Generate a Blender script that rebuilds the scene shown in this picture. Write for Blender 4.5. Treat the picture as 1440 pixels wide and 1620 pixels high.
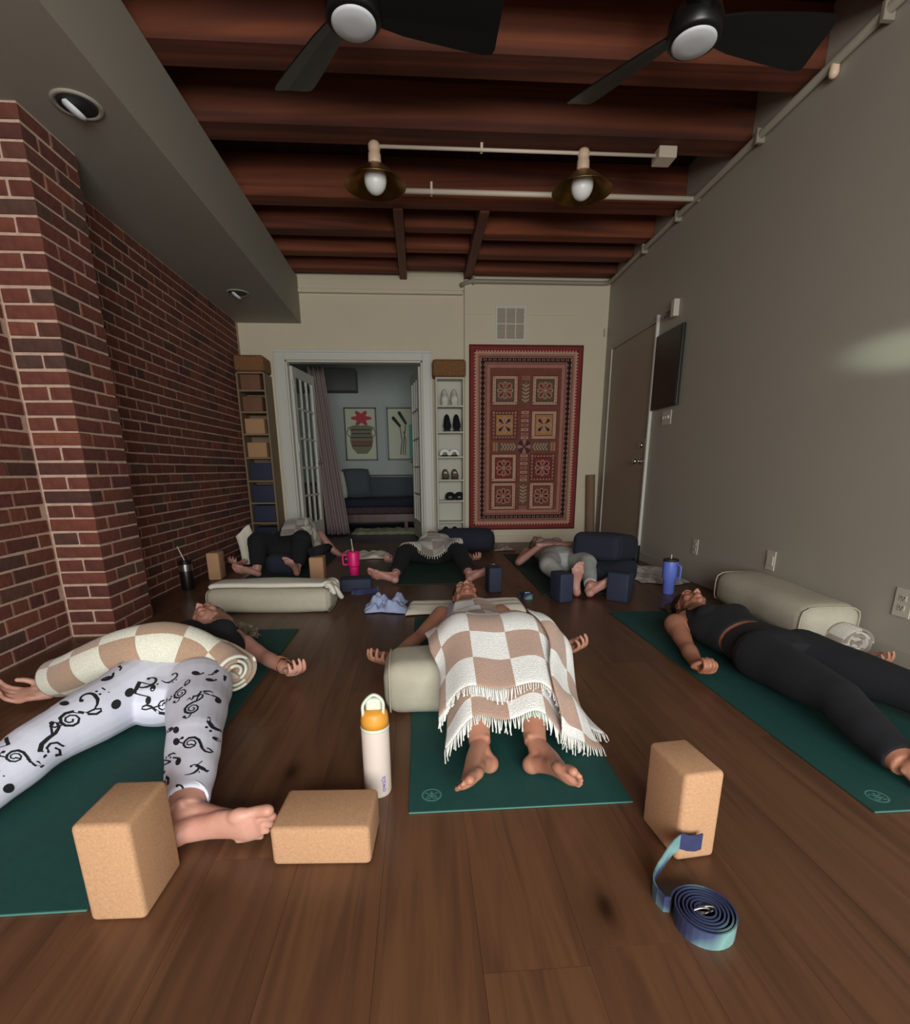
import bpy, bmesh, math, random
import numpy as np
from mathutils import Vector, Matrix
from mathutils.bvhtree import BVHTree
for o in list(bpy.data.objects): bpy.data.objects.remove(o)
random.seed(7); RNG = np.random.RandomState(5)
scene = bpy.context.scene
COL = scene.collection
V = Vector
# ------------------------------------------------------------------ camera
cam_d = bpy.data.cameras.new('camera'); cam = bpy.data.objects.new('camera', cam_d); COL.objects.link(cam)
F_PX, CY, PITCH, YAW, ROLL, CAM_H = 797.35, 954.5, 0.261, 0.067, -0.007, 0.891
cam_d.sensor_fit = 'VERTICAL'; cam_d.sensor_height = 32.4
cam_d.lens = F_PX/1620*32.4
cam_d.shift_y = (CY-810)/1620
cam_d.clip_start = 0.05; cam_d.clip_end = 60
fw = V((math.sin(YAW)*math.cos(PITCH), math.cos(YAW)*math.cos(PITCH), -math.sin(PITCH)))
rt = V((math.cos(YAW), -math.sin(YAW), 0)); up = rt.cross(fw)
rt2 = rt*math.cos(ROLL)+up*math.sin(ROLL); up2 = -rt*math.sin(ROLL)+up*math.cos(ROLL)
cam.matrix_world = Matrix(((rt2.x, up2.x, -fw.x, 0), (rt2.y, up2.y, -fw.y, 0), (rt2.z, up2.z, -fw.z, CAM_H), (0, 0, 0, 1)))
scene.camera = cam
# ------------------------------------------------------------------ world, light, exposure
world = bpy.data.worlds.new('world'); scene.world = world; world.use_nodes = True
wb = world.node_tree.nodes['Background']; wb.inputs[0].default_value = (0.85, 0.9, 0.95, 1); wb.inputs[1].default_value = 0.25
scene.view_settings.view_transform = 'Standard'; scene.view_settings.look = 'None'
scene.view_settings.gamma = 1; scene.view_settings.use_curve_mapping = False
scene.view_settings.exposure = 1.55
def area(name, loc, target, sx, sy, power, color, spread=180):
    d = bpy.data.lights.new(name, 'AREA'); d.shape = 'RECTANGLE'; d.size = sx; d.size_y = sy
    d.energy = power; d.color = color; d.spread = math.radians(spread)
    o = bpy.data.objects.new(name, d); COL.objects.link(o); o.location = loc
    o.rotation_euler = (V(target)-V(loc)).to_track_quat('-Z', 'Y').to_euler(); return o
area('window_daylight', (0.35, -2.38, 1.35), (0.35, 2.5, 0.55), 2.6, 1.7, 76, (0.965, 0.98, 0.965))
area('far_room_daylight', (1.25, 7.6, 1.7), (-0.9, 7.9, 0.9), 1.0, 1.2, 1.7, (0.85, 0.95, 0.85))
gl = bpy.data.lights.new('added_streak_spot', 'SPOT'); gl.energy = 520; gl.color = (0.8, 1.0, 0.85); gl.spot_size = math.radians(2.6); gl.spot_blend = 1; gl.shadow_soft_size = .03  # added spotlight by the rear window, throws the bright streak on the right wall
glo = bpy.data.objects.new('added_streak_spot', gl); COL.objects.link(glo); glo.location = (0.9, -2.3, 1.0); glo.rotation_euler = (V((2.17, 2.3, 1.39))-glo.location).to_track_quat('-Z', 'Y').to_euler()

# ------------------------------------------------------------------ materials
def new_mat(name):
    m = bpy.data.materials.new(name); m.use_nodes = True
    nt = m.node_tree; return m, nt, nt.nodes['Principled BSDF']
def rgb(c): return (c[0], c[1], c[2], 1)
def srgb(*c): return tuple(((v/255)/12.92 if v/255 < .04045 else ((v/255+.055)/1.055)**2.4) for v in c)
def mat(name, col, rough=.7, metal=0, noise=0.0, nscale=8, bump=0, bscale=200, col2=None, coat=0, emit=0, sheen=0, coord='Object', stretch=(1, 1, 1)):
    m, nt, b = new_mat(name); N = nt.nodes; L = nt.links
    b.inputs['Roughness'].default_value = rough; b.inputs['Metallic'].default_value = metal
    b.inputs['Base Color'].default_value = rgb(col)
    if coat: b.inputs['Coat Weight'].default_value = coat; b.inputs['Coat Roughness'].default_value = .25
    if sheen: b.inputs['Sheen Weight'].default_value = sheen
    tc = N.new('ShaderNodeTexCoord'); mp = N.new('ShaderNodeMapping'); mp.inputs['Scale'].default_value = stretch
    L.new(tc.outputs[coord], mp.inputs[0])
    if noise or col2:
        n = N.new('ShaderNodeTexNoise'); n.inputs['Scale'].default_value = nscale; n.inputs['Detail'].default_value = 6
        L.new(mp.outputs[0], n.inputs['Vector'])
        r = N.new('ShaderNodeValToRGB')
        c2 = col2 if col2 else tuple(v*(1-noise) for v in col)
        r.color_ramp.elements[0].position = .3; r.color_ramp.elements[1].position = .7
        r.color_ramp.elements[0].color = rgb(c2); r.color_ramp.elements[1].color = rgb(col)
        L.new(n.outputs['Fac'], r.inputs[0]); L.new(r.outputs[0], b.inputs['Base Color'])
    if bump:
        n = N.new('ShaderNodeTexNoise'); n.inputs['Scale'].default_value = bscale; n.inputs['Detail'].default_value = 3
        L.new(mp.outputs[0], n.inputs['Vector'])
        bp = N.new('ShaderNodeBump'); bp.inputs['Strength'].default_value = bump; bp.inputs['Distance'].default_value = .004
        L.new(n.outputs['Fac'], bp.inputs['Height']); L.new(bp.outputs[0], b.inputs['Normal'])
    if emit: b.inputs['Emission Color'].default_value = rgb(col); b.inputs['Emission Strength'].default_value = emit
    return m
def ramp(nt, stops, interp='LINEAR'):
    r = nt.nodes.new('ShaderNodeValToRGB'); cr = r.color_ramp; cr.interpolation = interp
    while len(cr.elements) < len(stops): cr.elements.new(.5)
    for e, (p, c) in zip(cr.elements, stops): e.position = p; e.color = rgb(c)
    return r
def brick_mat(name, island):
    m, nt, b = new_mat(name); N = nt.nodes; L = nt.links
    if island: g = N.new('ShaderNodeNewGeometry'); src = g.outputs['Random Per Island']
    else: g = N.new('ShaderNodeObjectInfo'); src = g.outputs['Random']
    r = ramp(nt, [(0, srgb(84, 50, 42)), (.1, srgb(96, 68, 56)), (.2, srgb(114, 62, 48)), (.4, srgb(122, 66, 52)), (.6, srgb(102, 54, 43)), (.8, srgb(134, 74, 54)), (.9, srgb(84, 50, 42)), (1, srgb(112, 56, 50))])
    L.new(src, r.inputs[0])
    tc = N.new('ShaderNodeTexCoord'); n = N.new('ShaderNodeTexNoise'); n.inputs['Scale'].default_value = 22; n.inputs['Detail'].default_value = 8
    L.new(tc.outputs['Object'], n.inputs['Vector'])
    mx = N.new('ShaderNodeMix'); mx.data_type = 'RGBA'; mx.blend_type = 'MULTIPLY'; mx.inputs['Factor'].default_value = .75
    r2 = ramp(nt, [(.3, (.55, .52, .5)), (.7, (1, 1, 1))]); L.new(n.outputs['Fac'], r2.inputs[0])
    L.new(r.outputs[0], mx.inputs['A']); L.new(r2.outputs[0], mx.inputs['B']); L.new(mx.outputs['Result'], b.inputs['Base Color'])
    bp = N.new('ShaderNodeBump'); bp.inputs['Strength'].default_value = .5; bp.inputs['Distance'].default_value = .004
    n2 = N.new('ShaderNodeTexNoise'); n2.inputs['Scale'].default_value = 90; L.new(tc.outputs['Object'], n2.inputs['Vector'])
    L.new(n2.outputs['Fac'], bp.inputs['Height']); L.new(bp.outputs[0], b.inputs['Normal'])
    b.inputs['Roughness'].default_value = .88; return m
def wood_mat(name, stops, grain_axis='Y', rough=.4, scale=1, knots=False, var=True, bright=.25, fine=.5):
    m, nt, b = new_mat(name); N = nt.nodes; L = nt.links
    tc = N.new('ShaderNodeTexCoord'); mp = N.new('ShaderNodeMapping')
    s = {'X': (1.2, 22, 22), 'Y': (22, 1.2, 22), 'Z': (22, 22, 1.2)}[grain_axis]
    mp.inputs['Scale'].default_value = tuple(v*scale for v in s)
    oi = N.new('ShaderNodeObjectInfo')
    va = N.new('ShaderNodeVectorMath'); va.operation = 'SCALE'; va.inputs['Scale'].default_value = 37
    cx = N.new('ShaderNodeCombineXYZ'); L.new(oi.outputs['Random'], cx.inputs[0]); L.new(oi.outputs['Random'], cx.inputs[1])
    L.new(cx.outputs[0], va.inputs[0])
    ad = N.new('ShaderNodeVectorMath'); ad.operation = 'ADD'; L.new(tc.outputs['Object'], ad.inputs[0]); L.new(va.outputs[0], ad.inputs[1])
    L.new(ad.outputs[0], mp.inputs[0])
    n = N.new('ShaderNodeTexNoise'); n.inputs['Scale'].default_value = 1; n.inputs['Detail'].default_value = 8; n.inputs['Distortion'].default_value = 1.4
    L.new(mp.outputs[0], n.inputs['Vector'])
    r = ramp(nt, stops); L.new(n.outputs['Fac'], r.inputs[0])
    hsv = N.new('ShaderNodeHueSaturation')
    mr = N.new('ShaderNodeMapRange'); mr.inputs['To Min'].default_value = 1-bright; mr.inputs['To Max'].default_value = 1+bright
    L.new(oi.outputs['Random'], mr.inputs[0]); L.new(mr.outputs[0], hsv.inputs['Value']); L.new(r.outputs[0], hsv.inputs['Color'])
    out = hsv.outputs[0]
    if knots:
        mp2 = N.new('ShaderNodeMapping'); mp2.inputs['Scale'].default_value = (5.2, 2.3, 1); L.new(ad.outputs[0], mp2.inputs[0])
        nn = N.new('ShaderNodeTexNoise'); nn.inputs['Scale'].default_value = 9; L.new(ad.outputs[0], nn.inputs['Vector'])
        ad2 = N.new('ShaderNodeMix'); ad2.data_type = 'VECTOR'; ad2.inputs['Factor'].default_value = .06
        L.new(mp2.outputs[0], ad2.inputs['A']); L.new(nn.outputs['Color'], ad2.inputs['B'])
        vo = N.new('ShaderNodeTexVoronoi'); vo.inputs['Scale'].default_value = .75; L.new(ad2.outputs['Result'], vo.inputs['Vector'])
        r3 = ramp(nt, [(0, (.12, .1, .1)), (.035, (.25, .2, .2)), (.09, (.75, .72, .7)), (.16, (1, 1, 1))]); L.new(vo.outputs['Distance'], r3.inputs[0])
        mx = N.new('ShaderNodeMix'); mx.data_type = 'RGBA'; mx.blend_type = 'MULTIPLY'; mx.inputs['Factor'].default_value = 1
        L.new(out, mx.inputs['A']); L.new(r3.outputs[0], mx.inputs['B']); out = mx.outputs['Result']
    L.new(out, b.inputs['Base Color']); b.inputs['Roughness'].default_value = rough
    bp = N.new('ShaderNodeBump'); bp.inputs['Strength'].default_value = fine; bp.inputs['Distance'].default_value = .0015
    L.new(n.outputs['Fac'], bp.inputs['Height']); L.new(bp.outputs[0], b.inputs['Normal'])
    return m
def checker_mat(name, c1, c2, size=1.0, bump=.9, bs=260, soft=.35, sheen=.3):
    m, nt, b = new_mat(name); N = nt.nodes; L = nt.links
    uv = N.new('ShaderNodeUVMap'); n0 = N.new('ShaderNodeTexNoise'); n0.inputs['Scale'].default_value = 120
    L.new(uv.outputs[0], n0.inputs['Vector'])
    mxv = N.new('ShaderNodeMix'); mxv.data_type = 'VECTOR'; mxv.inputs['Factor'].default_value = .012
    L.new(uv.outputs[0], mxv.inputs['A']); L.new(n0.outputs['Color'], mxv.inputs['B'])
    ch = N.new('ShaderNodeTexChecker'); ch.inputs['Scale'].default_value = size
    ch.inputs['Color1'].default_value = rgb(c1); ch.inputs['Color2'].default_value = rgb(c2); L.new(mxv.outputs['Result'], ch.inputs['Vector'])
    n = N.new('ShaderNodeTexNoise'); n.inputs['Scale'].default_value = bs; n.inputs['Detail'].default_value = 4
    tc = N.new('ShaderNodeTexCoord'); L.new(tc.outputs['Object'], n.inputs['Vector'])
    r = ramp(nt, [(.35, (1-soft,)*3), (.62, (1, 1, 1))]); L.new(n.outputs['Fac'], r.inputs[0])
    mx = N.new('ShaderNodeMix'); mx.data_type = 'RGBA'; mx.blend_type = 'MULTIPLY'; mx.inputs['Factor'].default_value = 1
    L.new(ch.outputs[0], mx.inputs['A']); L.new(r.outputs[0], mx.inputs['B']); L.new(mx.outputs['Result'], b.inputs['Base Color'])
    bp = N.new('ShaderNodeBump'); bp.inputs['Strength'].default_value = bump; bp.inputs['Distance'].default_value = .006
    L.new(n.outputs['Fac'], bp.inputs['Height']); L.new(bp.outputs[0], b.inputs['Normal'])
    b.inputs['Roughness'].default_value = .95; b.inputs['Sheen Weight'].default_value = sheen; return m

M = {}
M['wall'] = mat('grey_wall_paint', srgb(170, 164, 150), .6, noise=.04, nscale=3)
M['wall_back'] = mat('cream_wall_paint', srgb(212, 200, 174), .7, noise=.04, nscale=3)
M['soffit'] = mat('taupe_soffit_paint', srgb(156, 151, 138), .7, noise=.03, nscale=3)
M['trim'] = mat('white_trim_paint', srgb(205, 203, 192), .45)
M['pipe'] = mat('painted_pipe', srgb(150, 140, 125), .45)
M['white_pipe'] = mat('white_conduit_paint', srgb(215, 200, 180), .5)
M['mortar'] = mat('lime_mortar', srgb(204, 172, 152), .95, noise=.25, nscale=30, bump=.6, bscale=120)
M['brick'] = brick_mat('red_brick', False); M['brick_i'] = brick_mat('red_brick_far', True)
M['floor'] = wood_mat('oak_floor', [(.2, srgb(72, 47, 33)), (.45, srgb(94, 63, 43)), (.6, srgb(104, 71, 48)), (.8, srgb(84, 55, 38))], 'Y', .38, .8, knots=True, bright=.12, fine=.3)
M['subfloor'] = mat('dark_subfloor', srgb(30, 18, 12), .9)
M['beam'] = wood_mat('old_red_timber', [(.2, srgb(52, 24, 15)), (.42, srgb(92, 44, 26)), (.6, srgb(122, 62, 34)), (.75, srgb(92, 44, 26)), (.9, srgb(66, 32, 20))], 'X', .8, .32, bright=.3, fine=.8)
M['beam_y'] = wood_mat('old_red_timber_lengthwise', [(.2, srgb(50, 20, 12)), (.5, srgb(92, 42, 22)), (.8, srgb(70, 30, 18))], 'Y', .6, .55, bright=.2)
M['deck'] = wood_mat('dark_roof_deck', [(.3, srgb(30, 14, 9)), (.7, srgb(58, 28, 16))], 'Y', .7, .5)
M['cork'] = mat('cork', srgb(188, 148, 112), .88, col2=srgb(172, 130, 94), nscale=220, bump=.15, bscale=400)
M['cork_dark'] = mat('dark_cork', srgb(150, 108, 66), .9, col2=srgb(96, 62, 34), nscale=90, bump=.5, bscale=200)
M['mat'] = mat('green_mat_rubber', srgb(20, 76, 70), .75, noise=.15, nscale=40, bump=.3, bscale=500)
M['mat_edge'] = mat('mat_edge_rubber', srgb(70, 122, 112), .7)
M['mat_dark'] = mat('dark_green_mat_rubber', srgb(30, 62, 50), .8, noise=.15, nscale=40)
M['black'] = mat('black_paint', (.006, .006, .006), .35)
M['black_cloth'] = mat('black_knit', (.006, .0065, .008), .95, bump=.2, bscale=700)
M['charcoal'] = mat('charcoal_knit', (.0085, .0088, .012), .95, bump=.2, bscale=700)
M['navy'] = mat('navy_cotton', srgb(38, 42, 56), .9, noise=.15, nscale=60, bump=.4, bscale=500)
M['navy_block'] = mat('navy_foam', srgb(40, 48, 68), .75, noise=.12, nscale=90)
M['beige'] = mat('beige_cotton', srgb(186, 180, 160), .92, noise=.08, nscale=30, bump=.4, bscale=500)
M['white_cloth'] = mat('white_terry', srgb(226, 222, 206), .95, noise=.06, nscale=20, bump=.8, bscale=320)
M['cream_cloth'] = mat('cream_cotton', srgb(232, 224, 206), .95, noise=.1, nscale=16, bump=.7, bscale=300)
M['blue_cloth'] = mat('pale_blue_cloth', srgb(172, 186, 222), .9, noise=.1, nscale=20, bump=.4, bscale=300)
M['lilac'] = mat('pale_lilac_jersey', srgb(196, 198, 220), .9, bump=.2, bscale=500)
M['sage'] = mat('sage_jersey', srgb(138, 158, 136), .9, bump=.25, bscale=500)
M['grey_jersey'] = mat('pale_grey_jersey', srgb(176, 176, 172), .9, noise=.06, nscale=20, bump=.25, bscale=500)
M['blush'] = mat('blush_jersey', srgb(150, 132, 122), .9, bump=.25, bscale=500)
M['legging_white'] = mat('white_printed_knit', srgb(222, 224, 238), .85, bump=.2, bscale=600)
M['print'] = mat('black_print', (.01, .01, .012), .8)
def skin_mat(name, c, c2):
    m = mat(name, c, .5, col2=c2, nscale=9, bump=.12, bscale=160)
    b = m.node_tree.nodes['Principled BSDF']; b.inputs['Subsurface Weight'].default_value = .08; b.inputs['Subsurface Radius'].default_value = (.02, .008, .004)
    b.inputs['Subsurface Scale'].default_value = .3
    return m
M['skin_tan'] = skin_mat('tan_skin', srgb(190, 138, 112), srgb(172, 116, 94))
M['skin_fair'] = skin_mat('fair_skin', srgb(204, 156, 136), srgb(186, 128, 110))
M['skin_deep'] = skin_mat('warm_skin', srgb(186, 132, 106), srgb(166, 108, 84))
M['skin_pink'] = skin_mat('pink_skin', srgb(196, 148, 134), srgb(178, 122, 110))
M['lips'] = mat('lip_skin', srgb(160, 98, 86), .45)
M['hair_dark'] = mat('dark_hair', srgb(28, 20, 16), .45, noise=.5, nscale=60, stretch=(1, .1, 1))
M['hair_grey'] = mat('greying_blond_hair', srgb(140, 126, 108), .5, col2=srgb(78, 66, 54), nscale=70, stretch=(1, .2, 1))
M['blanket'] = checker_mat('terry_checks', srgb(250, 250, 244), srgb(192, 158, 138), soft=.2)
M['roll_blanket'] = checker_mat('smooth_checks', srgb(236, 234, 214), srgb(184, 152, 126), bump=.6, soft=.22)
M['fade_blanket'] = checker_mat('grey_beige_checks', srgb(206, 200, 186), srgb(158, 146, 132), bump=.5)
M['fringe'] = mat('white_cotton_cord', srgb(238, 238, 230), .95)
M['rug_red'] = mat('faded_red_cloth', srgb(138, 54, 52), .95, noise=.2, nscale=12, bump=.4, bscale=300)
M['rug_dark'] = mat('maroon_cloth', srgb(92, 34, 34), .95, noise=.2, nscale=12)
M['rug_rose'] = mat('dusty_rose_cloth', srgb(176, 122, 106), .95, noise=.15, nscale=14, bump=.4, bscale=300)
M['rug_tan'] = mat('tan_cloth', srgb(196, 156, 132), .95, noise=.12, nscale=20)
M['rug_brown'] = mat('brown_cloth', srgb(128, 74, 62), .95, noise=.2, nscale=14)
M['rug_black'] = mat('blackish_cloth', srgb(34, 18, 20), .95)
M['rug_gold'] = mat('ochre_cloth', srgb(176, 124, 80), .95)
M['rug_purple'] = mat('plum_cloth', srgb(70, 46, 54), .95)
M['rug_olive'] = mat('olive_cloth', srgb(104, 84, 66), .95)
M['steel'] = mat('brushed_steel', (.6, .58, .55), .28, 1)
M['brass'] = mat('aged_brass', srgb(170, 132, 70), .35, 1, noise=.4, nscale=20)
M['bulb'] = mat('frosted_white_bulb', srgb(236, 236, 230), .35)
M['ceramic'] = mat('cream_ceramic', srgb(226, 196, 166), .45)
M['disc'] = mat('frosted_fan_lens', srgb(214, 218, 220), .5)
M['bottle'] = mat('cream_powder_coat', srgb(208, 194, 183), .55)
M['orange'] = mat('orange_plastic', srgb(214, 148, 50), .45)
M['mint'] = mat('pale_mint_plastic', srgb(200, 209, 190), .4)
M['purple_ink'] = mat('violet_ink', srgb(104, 76, 180), .6)
M['pink'] = mat('hot_pink_enamel', srgb(236, 30, 120), .4)
M['pink_clear'] = mat('pale_pink_plastic', srgb(232, 150, 176), .3)
M['periwinkle'] = mat('periwinkle_enamel', srgb(104, 124, 214), .4)
M['clear'] = mat('clear_plastic', srgb(210, 214, 216), .15)
M['strap'] = None
M['strap_blue'] = mat('indigo_webbing', srgb(46, 52, 92), .85, noise=.2, nscale=60)
M['plate'] = mat('switch_plate_plastic', srgb(196, 190, 174), .4)
M['slot'] = mat('dark_slot', (.02, .02, .02), .6)
M['door_paint'] = mat('taupe_door_paint', srgb(156, 142, 122), .5, noise=.05, nscale=3)
M['shelf'] = mat('white_shelf_paint', srgb(196, 192, 178), .6)
M['shelf_tan'] = mat('tan_shelf_board', srgb(138, 114, 86), .7, noise=.15, nscale=8)
M['rust_box'] = mat('russet_board', srgb(122, 84, 62), .8, noise=.15, nscale=8)
M['curtain'] = mat('grey_mauve_curtain', srgb(150, 134, 132), .9)
M['glass'] = None
M['wood_dark'] = wood_mat('dark_cherry_wood', [(.3, srgb(52, 24, 14)), (.7, srgb(104, 52, 30))], 'Z', .4, 1)
M['far_wall'] = mat('pale_grey_far_wall', srgb(170, 176, 172), .8)
M['far_floor'] = mat('dark_polished_floor', srgb(40, 38, 32), .3)
M['cushion'] = mat('dark_indigo_cushion', srgb(34, 32, 52), .9)
M['slate'] = mat('slate_cushion', srgb(70, 76, 84), .9)
M['fur'] = mat('pale_rug', srgb(150, 148, 124), .95, bump=1, bscale=60)
M['art_paper'] = mat('art_paper', srgb(182, 186, 160), .5)
M['art_red'] = mat('art_red', srgb(170, 40, 52), .6); M['art_dark'] = mat('art_dark_ink', srgb(46, 46, 38), .6)
M['art_olive'] = mat('art_olive_ink', srgb(110, 110, 78), .6); M['art_teal'] = mat('art_teal', srgb(60, 150, 140), .5)
M['art_brick'] = mat('art_brick_ink', srgb(120, 60, 50), .6)
M['frame'] = mat('black_frame', srgb(24, 28, 24), .4)
M['mat_roll'] = mat('brown_rolled_mat', srgb(132, 108, 84), .85, noise=.15, nscale=10, stretch=(8, 8, .4))
# tie-dyed webbing
m, nt, b = new_mat('tie_dyed_webbing'); N = nt.nodes; L = nt.links
tc = N.new('ShaderNodeTexCoord'); n = N.new('ShaderNodeTexNoise'); n.inputs['Scale'].default_value = 9; n.inputs['Detail'].default_value = 1
L.new(tc.outputs['Object'], n.inputs['Vector']); r = ramp(nt, [(.42, srgb(40, 44, 78)), (.54, srgb(54, 68, 98)), (.66, srgb(112, 150, 146)), (.8, srgb(70, 94, 108))])
L.new(n.outputs['Fac'], r.inputs[0]); L.new(r.outputs[0], b.inputs['Base Color']); b.inputs['Roughness'].default_value = .8; M['strap'] = m
# glass
m, nt, b = new_mat('door_glass'); b.inputs['Transmission Weight'].default_value = 1; b.inputs['Roughness'].default_value = .02; b.inputs['IOR'].default_value = 1.1
b.inputs['Base Color'].default_value = (.85, .9, .88, 1); M['glass'] = m

# ------------------------------------------------------------------ mesh helpers
def tag(o, label=None, cat=None, group=None, kind=None):
    if label: o['label'] = label
    if cat: o['category'] = cat
    if group: o['group'] = group
    if kind: o['kind'] = kind
    return o
def thing(name, label, cat, loc=(0, 0, 0), group=None):
    o = bpy.data.objects.new(name, None); COL.objects.link(o); o.location = loc
    o.empty_display_size = .05
    return tag(o, label, cat, group)
def wloc(p):
    l = V((0, 0, 0))
    while p is not None: l += p.location; p = p.parent
    return l
class MB:
    def __init__(s): s.v = []; s.f = []; s.mi = []; s.uv = None; s.cur = 0
    def add(s, vs, fs):
        k = len(s.v); s.v += [tuple(v) for v in vs]; s.f += [tuple(i+k for i in f) for f in fs]; s.mi += [s.cur]*len(fs); return s
    def box(s, x0, x1, y0, y1, z0, z1, T=None):
        vs = [V((x, y, z)) for z in (z0, z1) for y in (y0, y1) for x in (x0, x1)]
        if T: vs = [T @ v for v in vs]
        return s.add(vs, [(0, 2, 3, 1), (4, 5, 7, 6), (0, 1, 5, 4), (2, 6, 7, 3), (0, 4, 6, 2), (1, 3, 7, 5)])
    def tube(s, pts, r, n=10, closed=False, cap=True, flat=None, sub=1, upv=(0, 0, 1), round_cap=False):
        """sweep an ellipse; r is a number, or per point a number or (width, thickness)"""
        P = [V(p) for p in pts]; R = []
        for i in range(len(P)):
            q = r[i] if isinstance(r, (list, tuple)) else r
            R.append((q, q) if not isinstance(q, (list, tuple)) else tuple(q))
        if sub > 1:
            P2, R2 = [], []; m_ = len(P); rng = range(m_ if closed else m_-1)
            for i in rng:
                a, b_ = P[i], P[(i+1) % m_]; p0 = P[i-1] if (i > 0 or closed) else a*2-b_; p3 = P[(i+2) % m_] if (i+2 < m_ or closed) else b_*2-a
                for k in range(sub):
                    t = k/sub; t2 = t*t; t3 = t2*t
                    P2.append(.5*((2*a)+(b_-p0)*t+(2*p0-5*a+4*b_-p3)*t2+(3*a-p0-3*b_+p3)*t3))
                    ra, rb = R[i], R[(i+1) % m_]; w = t*t*(3-2*t); R2.append((ra[0]*(1-w)+rb[0]*w, ra[1]*(1-w)+rb[1]*w))
            if not closed: P2.append(P[-1]); R2.append(R[-1])
            P, R = P2, R2
        m_ = len(P); rings = []; U = V(upv)
        def tang(i):
            a = P[i-1] if (i > 0 or closed) else P[i]; b_ = P[(i+1) % m_] if (i < m_-1 or closed) else P[i]
            t = (b_-a); return t.normalized() if t.length > 1e-9 else V((0, 0, 1))
        prev = None; seq = []
        for i in range(m_):
            t = tang(i); b_ = t.cross(U)
            if b_.length < .15: b_ = prev if prev is not None else t.orthogonal()
            b_ = (b_-t*b_.dot(t)).normalized()
            if prev is not None and b_.dot(prev) < 0: b_ = -b_
            prev = b_; seq.append((P[i], b_, t.cross(b_), R[i], t))
        if round_cap and not closed:
            (p, b_, c_, rr, t) = seq[0]; h = min(rr); pre = [(p-t*h*math.sin(a), b_, c_, (rr[0]*math.cos(a), rr[1]*math.cos(a)), t) for a in (1.4, 1.0, .5)]
            (p, b_, c_, rr, t) = seq[-1]; h = min(rr); post = [(p+t*h*math.sin(a), b_, c_, (rr[0]*math.cos(a), rr[1]*math.cos(a)), t) for a in (.5, 1.0, 1.4)]
            seq = pre+seq+post
        vs = []
        for (p, b_, c_, rr, t) in seq:
            for k in range(n):
                a = 2*math.pi*k/n; vs.append(p+b_*(rr[0]*math.cos(a))+c_*(rr[1]*math.sin(a)))
        fs = []; q = len(seq)
        for i in range(q if closed else q-1):
            for k in range(n):
                a, b2 = i*n+k, i*n+(k+1) % n; c2, d2 = ((i+1) % q)*n+(k+1) % n, ((i+1) % q)*n+k
                fs.append((a, b2, c2, d2))
        if cap and not closed: fs.append(tuple(range(n-1, -1, -1))); fs.append(tuple((q-1)*n+k for k in range(n)))
        return s.add(vs, fs)
    def lathe(s, prof, n=24, loc=(0, 0, 0), T=None):
        vs = []; L_ = V(loc)
        for (r, z) in prof:
            for k in range(n):
                a = 2*math.pi*k/n; v = V((r*math.cos(a), r*math.sin(a), z)); vs.append((T @ v if T else v)+L_)
        fs = [(i*n+k, i*n+(k+1) % n, (i+1)*n+(k+1) % n, (i+1)*n+k) for i in range(len(prof)-1) for k in range(n)]
        fs.append(tuple(range(n-1, -1, -1))); fs.append(tuple((len(prof)-1)*n+k for k in range(n)))
        return s.add(vs, fs)
    def ell(s, c, r, axes=None, n=14, m_=9):
        c = V(c); r = r if isinstance(r, (list, tuple)) else (r, r, r); A = axes or (V((1, 0, 0)), V((0, 1, 0)), V((0, 0, 1)))
        vs = []; 
        for i in range(m_+1):
            th = math.pi*(i+.001)/(m_+.002)
            for k in range(n):
                a = 2*math.pi*k/n; vs.append(c+A[0]*(r[0]*math.sin(th)*math.cos(a))+A[1]*(r[1]*math.sin(th)*math.sin(a))+A[2]*(r[2]*math.cos(th)))
        fs = [(i*n+(k+1) % n, i*n+k, (i+1)*n+k, (i+1)*n+(k+1) % n) for i in range(m_) for k in range(n)]
        fs.append(tuple(range(n))); fs.append(tuple(m_*n+n-1-k for k in range(n)))
        return s.add(vs, fs)
    def poly(s, pts, th=None, nrm=None):
        """flat outline, extruded by th along nrm"""
        n = len(pts); P = [V(p) for p in pts]
        if th is None: return s.add(P, [tuple(range(n))])
        Nn = V(nrm)*th; vs = P+[p+Nn for p in P]
        fs = [tuple(range(n-1, -1, -1)), tuple(range(n, 2*n))]+[(k, (k+1) % n, n+(k+1) % n, n+k) for k in range(n)]
        return s.add(vs, fs)
    def build(s, name, m_, parent=None, smooth=False, bevel=0, seg=2, loc=None, recalc=True):
        ps = np.array(s.v)
        if loc is not None: L_ = V(loc)
        elif parent is not None: L_ = wloc(parent)
        else: L_ = V(((ps[:, 0].min()+ps[:, 0].max())/2, (ps[:, 1].min()+ps[:, 1].max())/2, ps[:, 2].min()))
        me = bpy.data.meshes.new(name); me.from_pydata([tuple(v) for v in (ps-np.array(L_))], [], s.f)
        for mm in (m_ if isinstance(m_, (list, tuple)) else [m_]): me.materials.append(mm)
        if any(s.mi): me.polygons.foreach_set('material_index', s.mi)
        if recalc or bevel:
            bm = bmesh.new(); bm.from_mesh(me)
            if recalc: bmesh.ops.recalc_face_normals(bm, faces=bm.faces)
            if bevel: bmesh.ops.bevel(bm, geom=bm.edges[:]+bm.verts[:], offset=bevel, segments=seg, profile=.5, affect='EDGES', clamp_overlap=True)
            bm.to_mesh(me); bm.free()
        if smooth:
            me.polygons.foreach_set('use_smooth', [True]*len(me.polygons))
        o = bpy.data.objects.new(name, me); COL.objects.link(o); o.parent = parent
        o.location = L_-(wloc(parent) if parent is not None else V((0, 0, 0)))
        return o
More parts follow.
